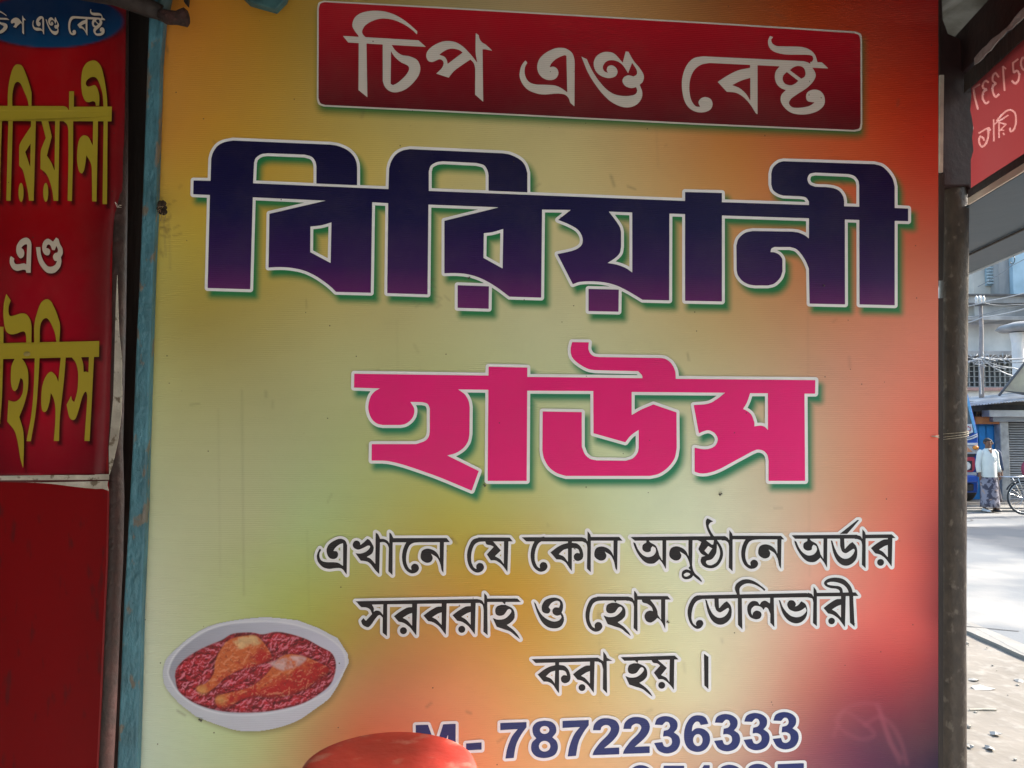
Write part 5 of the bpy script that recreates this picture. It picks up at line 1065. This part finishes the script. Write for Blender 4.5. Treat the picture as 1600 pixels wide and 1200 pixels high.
# ---- utility pole and wires
pole = thing('utility_pole', st(1533, 640, 21.6), 'thin weathered utility pole tangled with white cables', 'utility pole')
MB().tube([st(1534, 640, 21.6), st(1533, 560, 21.6), st(1533.5, 520, 21.6), st(1532, 478, 21.6), st(1531, 462, 21.6)], [.07, .06, .055, .05, .04], n=8).build('shaft', mat('weathered_pole', (0.28, 0.26, 0.26), (0.18, 0.17, 0.17), rough=.9, scale=5), pole, smooth=True)
MB().tube([st(1524, 477, 21.5), st(1545, 475, 21.5)], .035, n=6).build('crossarm', grey_dark, pole)
for x in (1526, 1531, 1537): MB().lathe(tuple(st(x, 475, 21.5)), [(.001, 0), (.05, .02), (.03, .1), (.05, .16), (.02, .22), (.001, .24)], n=10).build('insulator', mat('porcelain', (0.6, 0.62, 0.62), rough=.3) if x == 1526 else bpy.data.materials['porcelain'], pole, smooth=True)
cable_w = mat('white_cable', (0.36, 0.38, 0.40), rough=.6); cable_g = mat('grey_cable', (0.16, 0.18, 0.20), rough=.6)
def wire(pts, dep, r, m, name='cable'):
    P_ = [st(x, y, d) for (x, y), d in zip(pts, dep)]; Q_ = []
    for i in range(len(P_) - 1):
        for k in range(6):
            t = k / 6; Q_.append(P_[i] * (1 - t) + P_[i+1] * t - UPZ * (.25 * r / .02 * t * (1 - t)))
    Q_.append(P_[-1]); o = MB().tube(Q_, r, n=5).build(name, m); return o
wi = [(((1480, 562), (1533, 559), (1640, 553)), cable_w, .03, 'thickest white cable crossing level behind the pole'), (((1533, 560), (1584, 588), (1660, 640)), cable_w, .02, 'white cable dropping steeply right from the pole knot'),
      (((1533, 560), (1584, 575), (1700, 600)), cable_w, .02, 'white cable falling gently right from the pole knot'), (((1480, 508), (1535, 496), (1640, 470)), cable_w, .018, 'pale cable rising to the right over the grey ledge'),
      (((1480, 482), (1545, 470), (1660, 440)), cable_w, .014, 'thin pale cable rising from the pole crossarm'), (((1528, 448), (1581, 415), (1640, 380)), cable_g, .010, 'thin dark wire rising across the upper window'),
      (((1490, 500), (1570, 482), (1660, 462)), cable_g, .012, 'dark wire sagging below the pale rising cable'), (((1529, 562), (1532, 590), (1533, 616)), cable_w, .018, 'white cable hanging straight down beside the pole'),
      (((1480, 548), (1533, 562), (1600, 566)), cable_g, .014, 'dark cable entering the knot on the pole from the left'), (((1540, 474), (1580, 476), (1660, 470)), cable_g, .012, 'dark wire running level right from the crossarm')]
for p_, m_, r_2, l_ in wi:
    o = wire(p_, [21.4, 21.4, 21.4], r_2, m_); props(o, l_, 'cable', 'overhead cables')
kn = MB(); rr = random.Random(4)
for k in range(26):
    x, y = 1533 + rr.uniform(-20, 40), 560 + rr.uniform(-9, 9); kn.tube([st(x, y, 21.3), st(x + rr.uniform(-6, 6), y + rr.uniform(2, 8), 21.25), st(x + rr.uniform(-14, 16), y + rr.uniform(-4, 12), 21.3)], .010, n=4)
o = kn.build('cable_tangle', cable_w); props(o, 'tangle of thin white cables knotted round the utility pole', 'cables', kind='stuff')

# ---- the bus nose on the left of the gap
DU = 18.4
bus_b = mat('bus_blue', (0.02, 0.09, 0.42), (0.02, 0.07, 0.34), rough=.3, scale=4); bus_w = mat('bus_white', (0.6, 0.62, 0.66), rough=.35); bus_l = mat('bus_light_blue', (0.16, 0.42, 0.72), rough=.3)
bus_r = mat('bus_red', (0.45, 0.05, 0.07), rough=.4); bus_o = mat('bus_orange', (0.62, 0.27, 0.14), rough=.5); glass = mat('windscreen', (0.12, 0.15, 0.17), (0.08, 0.1, 0.12), rough=.12, scale=2); blk = mat('black_rubber', (0.03, 0.03, 0.035), rough=.7); silver = mat('silver_trim', (0.45, 0.47, 0.5), rough=.35)
bus = thing('bus', W(9.9, DU, 0.055), 'blue bus facing the street, only its front corner showing past the post', 'bus')
def bxy(mb, pts, d0=DU, d1=.06): return mb.prism([st(x, y, d0) for x, y in pts], FH * d1)
XLb = 1365
bxy(MB(), [(XLb, 600), (1506, 602), (1512, 612), (1519, 638), (1525, 662), (1528.5, 682), (1529, 745), (1528, 770), (XLb, 770)], DU, 7.5).build('body', bus_b, bus, bevel=.03)
bxy(MB(), [(XLb, 612), (1505, 612), (1511, 626), (1516, 645), (1521, 668), (1518, 678), (1509, 681), (XLb, 684)], DU - .035, .03).build('windscreen', glass, bus)
bxy(MB(), [(1507.5, 609), (1510.5, 612), (1517, 636), (1523.5, 664), (1526, 676), (1523.5, 677), (1520, 664), (1514, 640)], DU - .06, .05).build('pillar_trim', bus_l, bus)
st_ = bxy(MB(), [(1490, 663), (1518.5, 662.5), (1520.5, 675.5), (1509, 679), (1490, 680)], DU - .05, .008).build('white_sticker', bus_w, bus)
gq = MB()
for k in range(8):
    a = k * math.pi / 4; c_ = (1513.2, 670.3); gq.prism([st(c_[0] + 5.2 * math.cos(a + d_) * f_, c_[1] + 5.0 * math.sin(a + d_) * f_, DU - .062) for d_, f_ in ((-.3, .55), (-.16, .95), (.16, .95), (.3, .55))], FH * .006)
gq.build('red_emblem', bus_r, st_)
bxy(MB(), [(XLb, 690), (1509, 687), (1520, 684), (1528, 680.5), (1528, 682.3), (1520, 685.8), (1509, 688.8), (XLb, 692)], DU - .05, .045).build('light_stripe', bus_w, bus)
bxy(MB(), [(XLb, 686.5), (1509, 684), (1520, 681), (1528, 677.5), (1528, 678.8), (1520, 682.3), (1509, 685.5), (XLb, 688)], DU - .05, .045).build('light_stripe', bus_w, bus)
bxy(MB(), [(XLb, 692), (1528, 692), (1528, 696), (XLb, 696)], DU - .05, .045).build('white_band', bus_w, bus)
bxy(MB(), [(XLb, 697), (1529, 697), (1529, 709), (XLb, 709)], DU - .045, .04).build('grey_panel', silver, bus)
bxy(MB(), [(1505, 697), (1511, 698), (1520, 706), (1505, 707)], DU - .06, .01).build('orange_flash', bus_o, bus)
bxy(MB(), [(XLb, 709), (1524, 709), (1524, 713.5), (XLb, 713.5)], DU - .06, .05).build('black_grille', blk, bus)
hs = bxy(MB(), [(XLb, 714), (1521, 714), (1523.5, 716), (1523.5, 733), (1520.5, 737.5), (XLb, 737.5)], DU - .055, .045).build('headlight_surround', bus_r, bus, bevel=.01)
hb = bxy(MB(), [(1503, 720), (1519, 720), (1519, 735), (1503, 735)], DU - .065, .01).build('headlight', blk, bus)
lc = st(1510.5, 728, DU - .08); mb = MB(); mb.rings([[lc + (RH * math.cos(t) + UPZ * math.sin(t)) * r + FH * z for t in np.linspace(0, 2 * math.pi, 20, endpoint=False)] for r, z in ((.10, .02), (.10, 0), (.075, -.01), (.02, .005))]); mb.build('lens', mat('headlamp_lens', (0.75, 0.75, 0.72), rough=.15), hb, smooth=True)
mb = MB(); ic = st(1525, 699.5, DU - .09); mb.rings([[ic + (RH * math.cos(t) * 1.35 + UPZ * math.sin(t)) * r + FH * z for t in np.linspace(0, 2 * math.pi, 18, endpoint=False)] for r, z in ((.045, .04), (.05, 0), (.035, -.03), (.005, -.035))]); mb.build('indicator', mat('amber_lens', (0.75, 0.28, 0.04), rough=.25), bus, smooth=True)
bxy(MB(), [(XLb, 738), (1526, 738), (1526, 743), (XLb, 743)], DU - .05, .04).build('silver_strip', silver, bus)
bp_ = bxy(MB(), [(XLb, 743), (1526, 743), (1529, 746), (1529, 754), (XLb, 757)], DU - .2, .2).build('bumper', bus_b, bus, bevel=.03)
bxy(MB(), [(XLb, 757), (1522, 756), (1522, 767), (XLb, 768)], DU - .12, .12).build('air_dam', blk, bus, bevel=.02)
for lat in (1400, 1505):
    c = st(lat, 778, DU + 1.2); c[2] = 0.055 + .46; mb = MB(); mb.rings([[c + (FH * math.cos(t) + UPZ * math.sin(t)) * r + RH * z for t in np.linspace(0, 2 * math.pi, 28, endpoint=False)] for r, z in ((.25, -.12), (.44, -.12), (.46, -.08), (.46, .08), (.44, .12), (.25, .12))]); mb.build('wheel', blk, bus, smooth=True)

# ---- people
skin_d = mat('brown_skin', (0.20, 0.105, 0.07), (0.15, 0.078, 0.052), rough=.55, scale=12)
def person(lat, dep, z0, H_, yaw, shirt, lower, label, hair_c, shoes, group=None, lean=0.0, beard=False):
    """one continuous skinned body, clothes and hair as children; yaw 0 faces the camera"""
    base = W(lat, dep, z0); t = thing('person', base, label, 'person', group)
    s = H_ / 1.7; cy_, sy_ = math.cos(yaw), math.sin(yaw)
    def L(x, y, z):      # x to the person's left in the picture right, y away, z up
        return base + (RH * (x * cy_ - y * sy_) + FH * (x * sy_ + y * cy_)) * s + UPZ * z * s
    J = {}; V_, Ed, Rd = [], [], []
    def add(nm, x, y, z, rx, ry=None, par=None):
        J[nm] = len(V_); V_.append(L(x, y, z)); Rd.append((rx * s, (ry or rx) * s))
        if par is not None: Ed.append((J[par], J[nm]))
    add('pel', 0, 0, .93, .14, .10); add('waist', 0, .0, 1.08, .13, .095, 'pel'); add('chest', 0, .0, 1.27, .155, .105, 'waist'); add('neckb', 0, .01, 1.42, .07, .065, 'chest')
    add('neck', 0, .0, 1.49, .052, .052, 'neckb'); add('jaw', 0, -.015, 1.545, .058, .062, 'neck'); add('face', 0, -.012, 1.61, .073, .085, 'jaw'); add('crown', 0, .0, 1.665, .060, .072, 'face')
    for sg_, k, hand_x in ((-1, 'l', .0), (1, 'r', .0)):
        add('sh' + k, sg_ * .165, .0, 1.39, .058, .058, 'chest'); add('el' + k, sg_ * .235, .02, 1.12, .043, .043, 'sh' + k); add('wr' + k, sg_ * .25, -.03, .89, .030, .026, 'el' + k)
        add('pm' + k, sg_ * .25, -.045, .82, .038, .020, 'wr' + k)
        for q, (dx, ln) in enumerate(((-.022, .070), (-.008, .08), (.008, .078), (.022, .062))): 
            add('f%d' % q + k, sg_ * .25 + dx, -.055, .82 - ln * .6, .010, .010, 'pm' + k); add('g%d' % q + k, sg_ * .25 + dx, -.045, .82 - ln * 1.2, .008, .008, 'f%d' % q + k)
        add('th' + k, sg_ * .25 - sg_ * .032, -.07, .80, .011, .011, 'pm' + k)
        add('hip' + k, sg_ * .09, .0, .86, .095, .09, 'pel'); add('kn' + k, sg_ * .105, -.01 - .05 * (sg_ > 0), .48, .06, .06, 'hip' + k); add('an' + k, sg_ * .11, .02 - .06 * (sg_ > 0), .10, .04, .042, 'kn' + k)
        add('he' + k, sg_ * .112, .03 - .06 * (sg_ > 0), .045, .038, .036, 'an' + k); add('to' + k, sg_ * .13, -.12 - .06 * (sg_ > 0), .03, .042, .022, 'he' + k)
    me = bpy.data.meshes.new('body'); me.from_pydata([tuple(Vector(v) - Vector([float(a) for a in base])) for v in V_], Ed, []); o = bpy.data.objects.new('body', me); col.objects.link(o); o.parent = t
    sk = o.modifiers.new('skin', 'SKIN')
    for i, r in enumerate(Rd): me.skin_vertices[0].data[i].radius = r
    me.skin_vertices[0].data[0].use_root = True
    sb = o.modifiers.new('sub', 'SUBSURF'); sb.levels = 2; sb.render_levels = 2; me.materials.append(skin_d)
    # face: nose, ears, eyes, mouth
    fm = MB(); fm.rings([[L(x * w, -.085 - d, z) for x, z in ((-1, 0), (0, .004), (1, 0), (0, -.004))] for w, d, z in ((.008, .0, 1.635), (.012, .014, 1.605), (.019, .022, 1.588), (.012, .0, 1.578))]); fm.build('nose', skin_d, t, smooth=True)
    for sg_ in (-1, 1):
        e = MB(); e.lathe(tuple(L(sg_ * .076, .0, 1.60)), [(.004 * s, -.03 * s), (.016 * s, -.01 * s), (.018 * s, .015 * s), (.006 * s, .032 * s)], n=8); e.build('ear', skin_d, t, smooth=True)
        e = MB(); e.lathe(tuple(L(sg_ * .03, -.083, 1.616)), [(.002, -.006 * s), (.012 * s, 0), (.002, .006 * s)], n=8); e.build('eye', mat('eye_dark', (0.03, 0.02, 0.02), rough=.3) if 'eye_dark' not in bpy.data.materials else bpy.data.materials['eye_dark'], t)
    m2 = MB(); m2.box8([L(-.024, -.088, 1.558), L(.024, -.088, 1.558), L(.024, -.07, 1.558), L(-.024, -.07, 1.558), L(-.02, -.086, 1.566), L(.02, -.086, 1.566), L(.02, -.07, 1.566), L(-.02, -.07, 1.566)]); m2.build('mouth', mat('lip', (0.07, 0.03, 0.025), rough=.5) if 'lip' not in bpy.data.materials else bpy.data.materials['lip'], t)
    # hair cap
    hr = MB(); rg = []
    for j, th in enumerate(np.linspace(0.12, 1.75, 9)):
        ring = []
        for ph in np.linspace(0, 2 * math.pi, 20, endpoint=False):
            front = max(0.0, -math.sin(ph)); th2 = th * (1 - .42 * front); rr_2 = 1 + .03 * math.sin(ph * 7 + j * 2)
            ring.append(L(.083 * math.sin(th2) * math.cos(ph) * rr_2, .0 + .098 * math.sin(th2) * math.sin(ph) * rr_2, 1.612 + .108 * math.cos(th2)))
        rg.append(ring)
    hr.rings(rg); hr.build('hair', hair_c, t, smooth=True)
    # shirt: torso loft with open tail, sleeves, collar
    def ring(cx, cy2, z, rx, ry, n=24, wob=0.0): return [L(cx + rx * math.cos(a) * (1 + wob * math.sin(5 * a + z * 9)), cy2 + ry * math.sin(a) * (1 + wob * math.cos(4 * a + z * 7)), z) for a in np.linspace(0, 2 * math.pi, n, endpoint=False)]
    sh2 = MB(); sh2.rings([ring(0, 0, .80, .205, .145, wob=.04), ring(0, 0, .86, .20, .142, wob=.03), ring(0, -.005, 1.0, .188, .142, wob=.03), ring(0, -.01, 1.12, .185, .14, wob=.02), ring(0, 0, 1.26, .195, .132, wob=.015), ring(0, 0, 1.36, .20, .112), ring(0, .0, 1.425, .15, .085), ring(0, .005, 1.455, .075, .07), ring(0, .005, 1.47, .066, .064)], closed=False)
    so = sh2.build('shirt', shirt, t, smooth=True)
    for sg_ in (-1, 1):
        a = [(sg_ * .15, .0, 1.405, .068), (sg_ * .19, .0, 1.36, .072), (sg_ * .215, .01, 1.24, .064), (sg_ * .24, .02, 1.10, .060), (sg_ * .252, -.005, 1.0, .056), (sg_ * .256, -.025, .91, .050)]
        MB().tube([L(x, y, z) for x, y, z, r in a], [r * s for *_, r in a], n=14).build('sleeve', shirt, so, smooth=True)
        MB().prism([L(sg_ * .01, -.092, 1.40), L(sg_ * .062, -.085, 1.455), L(sg_ * .072, -.05, 1.475), L(sg_ * .045, -.075, 1.395)], FH * .006).build('collar', shirt, so)
    MB().box8([L(-.006, -.139, .81), L(.008, -.139, .81), L(.008, -.13, .81), L(-.006, -.13, .81), L(-.006, -.128, 1.36), L(.008, -.128, 1.36), L(.008, -.10, 1.36), L(-.006, -.10, 1.36)]).build('button_placket', shirt, so)
    MB().box8([L(.05, -.142, 1.17), L(.13, -.122, 1.17), L(.13, -.11, 1.17), L(.05, -.13, 1.17), L(.05, -.139, 1.27), L(.13, -.12, 1.27), L(.13, -.11, 1.27), L(.05, -.12, 1.27)]).build('pocket', shirt, so)
    MB().prism([L(-.05, -.088, 1.452), L(.05, -.088, 1.452), L(.0, -.128, 1.33)], FH * .02).build('neck_opening', skin_d, t)
    lw = MB(); lw.rings([ring(0, 0, .92, .165, .12), ring(0, 0, .80, .19, .135, wob=.05), ring(0, -.01, .6, .20, .14, wob=.08), ring(0, -.01, .4, .205, .145, wob=.09), ring(.01, -.015, .2, .215, .15, wob=.10), ring(.015, -.02, .10, .225, .155, wob=.10), ring(.015, -.02, .105, .20, .135, wob=.10)], closed=False); lw.build('lungi', lower, t, smooth=True)
    for sg_, mm in ((-1, shoes[0]), (1, shoes[1])):
        y0 = -.06 * (sg_ > 0); f = MB(); f.rings([[L(sg_ * .118 + x, y0 + y, z) for x, z in ((-.045 * w, 0), (.045 * w, 0), (.048 * w, .02 * h), (.03 * w, .06 * h), (-.03 * w, .06 * h), (-.048 * w, .02 * h))] for y, w, h in ((.07, .7, 1.1), (.03, .9, 1.4), (-.06, 1.0, .95), (-.13, 1.0, .7), (-.17, .6, .45))]); f.build('shoe', mm, t, smooth=True)
    return t
white_shirt = mat('white_cotton', (0.66, 0.70, 0.67), (0.56, 0.60, 0.58), rough=.85, scale=5, bump=.6, bscale=14)
lungi_m = mat('patterned_lungi', (0.22, 0.22, 0.28), (0.055, 0.055, 0.085), rough=.9, scale=9, detail=3, lo=.47, hi=.53, c3=(0.32, 0.24, 0.22), s3=7, t3=(.62, .66))
hair_g = mat('greying_hair', (0.05, 0.045, 0.045), (0.02, 0.018, 0.018), rough=.9, scale=60, bump=.6); hair_b = mat('black_hair', (0.015, 0.013, 0.013), rough=.7, scale=60, bump=.6)
wshoe = mat('white_slipper', (0.55, 0.57, 0.6), rough=.7); bshoe = mat('black_slipper', (0.03, 0.03, 0.035), rough=.7)
DP = 17.15
la, _ = latz(1544.5, 745, DP)
gz = 0.055
ht = (latz(1544, 685.5, DP)[1] - gz)
person(la, DP, gz, ht, 0.12, white_shirt, lungi_m, 'man in a white shirt and dark patterned lungi walking towards the camera', hair_g, (wshoe, bshoe))
la2, _ = latz(1547.2, 745, DP + 1.1)
person(la2, DP + 1.1, 0.075, latz(1553, 687, DP + 1.1)[1] - .075, -.5, mat('navy_shirt', (0.05, 0.07, 0.12), rough=.9), mat('dark_cloth', (0.05, 0.05, 0.07), rough=.9), 'person with black hair almost hidden behind the man in white', hair_b, (bshoe, bshoe))

# ---- bicycle at the right frame edge
DK = 16.4
bike = thing('bicycle', st(1625, 803, DK), 'old black carrier bicycle cut off by the right frame edge', 'bicycle')
rub = mat('tyre_rubber', (0.035, 0.037, 0.04), rough=.8); chrome = mat('dull_chrome', (0.55, 0.57, 0.6), rough=.3, metal=.8); frm = mat('bike_frame_paint', (0.04, 0.045, 0.05), rough=.5)
def torus(mb, c, R0, r, n=36, m=8):
    mb.rings([[c + (RH * math.cos(a) + UPZ * math.sin(a)) * (R0 + r * math.cos(b)) + FH * r * math.sin(b) for b in np.linspace(0, 2 * math.pi, m, endpoint=False)] for a in np.linspace(0, 2 * math.pi, n + 1)], closed=False); return mb
RW = 0.345; wcs = []
for px in (1600, 1677):
    c = st(px, 778, DK); c[2] = 0.055 + RW + .018; wcs.append(c)
    wh = torus(MB(), c, RW, .018).build('wheel', rub, bike, smooth=True); torus(MB(), c, RW - .024, .011).build('rim', chrome, wh, smooth=True)
    MB().tube([c - FH * .05, c + FH * .05], .022, n=10).build('hub', chrome, wh)
    for k in range(18):
        a = k * math.pi / 9 + .05; MB().tube([c + (RH * math.cos(a + .25) + UPZ * math.sin(a + .25)) * .02 + FH * .02 * (-1) ** k, c + (RH * math.cos(a) + UPZ * math.sin(a)) * (RW - .024)], .0028, n=4, caps=False).build('spoke', chrome, wh)
c1, c2 = wcs; bb = (c1 + c2) / 2 + UPZ * -.06 + RH * .02; seat_t = c1 + RH * .28 + UPZ * .50; head_t = c2 - RH * .22 + UPZ * .52; head_b = c2 - RH * .16 + UPZ * .34
fr_ = MB()
for a, b in ((seat_t, bb), (seat_t, head_t), (bb, head_b), (head_t, head_b), (c1, seat_t), (c1, bb), (head_b, c2)): fr_.tube([a, b], .016, n=8)
fr_.build('frame', frm, bike, smooth=True)
MB().tube([head_t, head_t + UPZ * .12, head_t + UPZ * .14 - RH * .1 + FH * .25], .012, n=8).build('handlebar', chrome, bike, smooth=True)
MB().tube([head_t + UPZ * .12, head_t + UPZ * .14 - RH * .1 - FH * .25], .012, n=8).build('handlebar', chrome, bike, smooth=True)
sdl = MB(); sdl.rings([[seat_t + UPZ * (.12 + z) + RH * x + FH * w * y for y, z in ((-1, 0), (-.6, .03), (.6, .03), (1, 0), (0, -.03))] for x, w in ((-.13, .06), (-.1, .095), (0, .07), (.1, .03), (.14, .015))]); sdl.build('saddle', blk, bike, smooth=True)
rk = MB(); z_ = c1[2] + .44
for f_ in (-.12, -.04, .04, .12): rk.tube([np.array([c1[0], c1[1], z_]) - RH * .42 + FH * f_, np.array([c1[0], c1[1], z_]) + RH * .24 + FH * f_], .009, n=6)
for x in (-.42, -.2, .02, .24): rk.tube([np.array([c1[0], c1[1], z_]) + RH * x - FH * .13, np.array([c1[0], c1[1], z_]) + RH * x + FH * .13], .009, n=6)
for f_ in (-.1, .1):
    rk.tube([c1 + FH * f_ * .5, np.array([c1[0], c1[1], z_]) - RH * .18 + FH * f_], .009, n=6); rk.tube([c1 + FH * f_ * .5, np.array([c1[0], c1[1], z_]) + RH * .15 + FH * f_], .009, n=6)
rk.build('carrier_rack', chrome, bike, smooth=True)
fd = MB(); fd.rings([[c1 + (RH * math.cos(a) + UPZ * math.sin(a)) * (RW + .05) + FH * w for w in (-.03, 0, .03)] for a in np.linspace(.3, 2.7, 16)], closed=False); o = fd.build('mudguard', frm, bike); o.modifiers.new('t', 'SOLIDIFY').thickness = .006
bg_ = MB(); bc = st(1609, 732, DK); bg_.rings([[bc + (RH * math.cos(a) * r + FH * math.sin(a) * r * .7) + UPZ * z for a in np.linspace(0, 2 * math.pi, 18, endpoint=False)] for r, z in ((.08, -.17), (.16, -.14), (.18, 0), (.15, .12), (.05, .2))])
o = bg_.build('cloth_bundle', mat('maroon_cloth', (0.28, 0.05, 0.09), (0.18, 0.03, 0.06), rough=.9, scale=9, bump=.5)); o.modifiers.new('s', 'SUBSURF').levels = 1; props(o, 'dark pink cloth bundle resting on the bicycle rack at the frame edge', 'bundle')

# houses further along, seen as slivers and in reflections
for k, (lat, dep, w_, d_, h_, m_) in enumerate(((15.6, -6, 6, 12, 6.5, pale_c), (15.8, 7, 6, 9.5, 5.2, old_c))):
    b_ = thing('roadside_house', W(lat, dep, 0), ('pale two-storey house on the far side of the road behind the camera', 'lower stained house beside the road facing the shop front')[k], 'house')
    MB().box((lat, lat + w_), (dep, dep + d_), (0, h_), T=W).build('wall', m_, b_)
    MB().box((lat - .4, lat + w_), (dep - .2, dep + d_ + .2), (h_ + .003, h_ + .25), T=W).build('roof', old_c, b_)
    for j in range(3):
        f_ = MB().box((lat - .05, lat - .004), (dep + 1 + j * 3, dep + 2.2 + j * 3), (1.0, 2.4), T=W).build('window', blue_door_m, b_)
        MB().box((lat - .07, lat - .052), (dep + 1.1 + j * 3, dep + 2.1 + j * 3), (1.1, 2.3), T=W).build('pane', glass, f_)
# cracks and worn patches in the road and clods in the verge
crk = mat('crack_tar', (0.06, 0.06, 0.062), rough=.9); rr = random.Random(21); mb = MB()
for k in range(16):
    lat, dep = rr.uniform(4.4, 9.5), rr.uniform(6, 16.5); a = rr.uniform(0, 3.1); pts_ = []
    for j in range(9):
        pts_.append(W(lat, dep, 0.031)); a += rr.uniform(-.5, .5); lat += .22 * math.cos(a); dep += .22 * math.sin(a)
    for p_, q_ in zip(pts_[:-1], pts_[1:]):
        n_ = np.cross(q_ - p_, UPZ); n_ = n_ / np.linalg.norm(n_) * rr.uniform(.008, .02); k0 = len(mb.v); mb.v += [tuple(p_ - n_), tuple(q_ - n_), tuple(q_ + n_), tuple(p_ + n_)]; mb.f.append((k0, k0 + 1, k0 + 2, k0 + 3))
for v in range(len(mb.v)):
    x, y, z = mb.v[v]; mb.v[v] = (x, y, 0.0345 + (v % 7) * 1e-5)
o = mb.build('road_cracks', crk); props(o, kind='structure')
scene.render.resolution_x = 1024; scene.render.resolution_y = 768
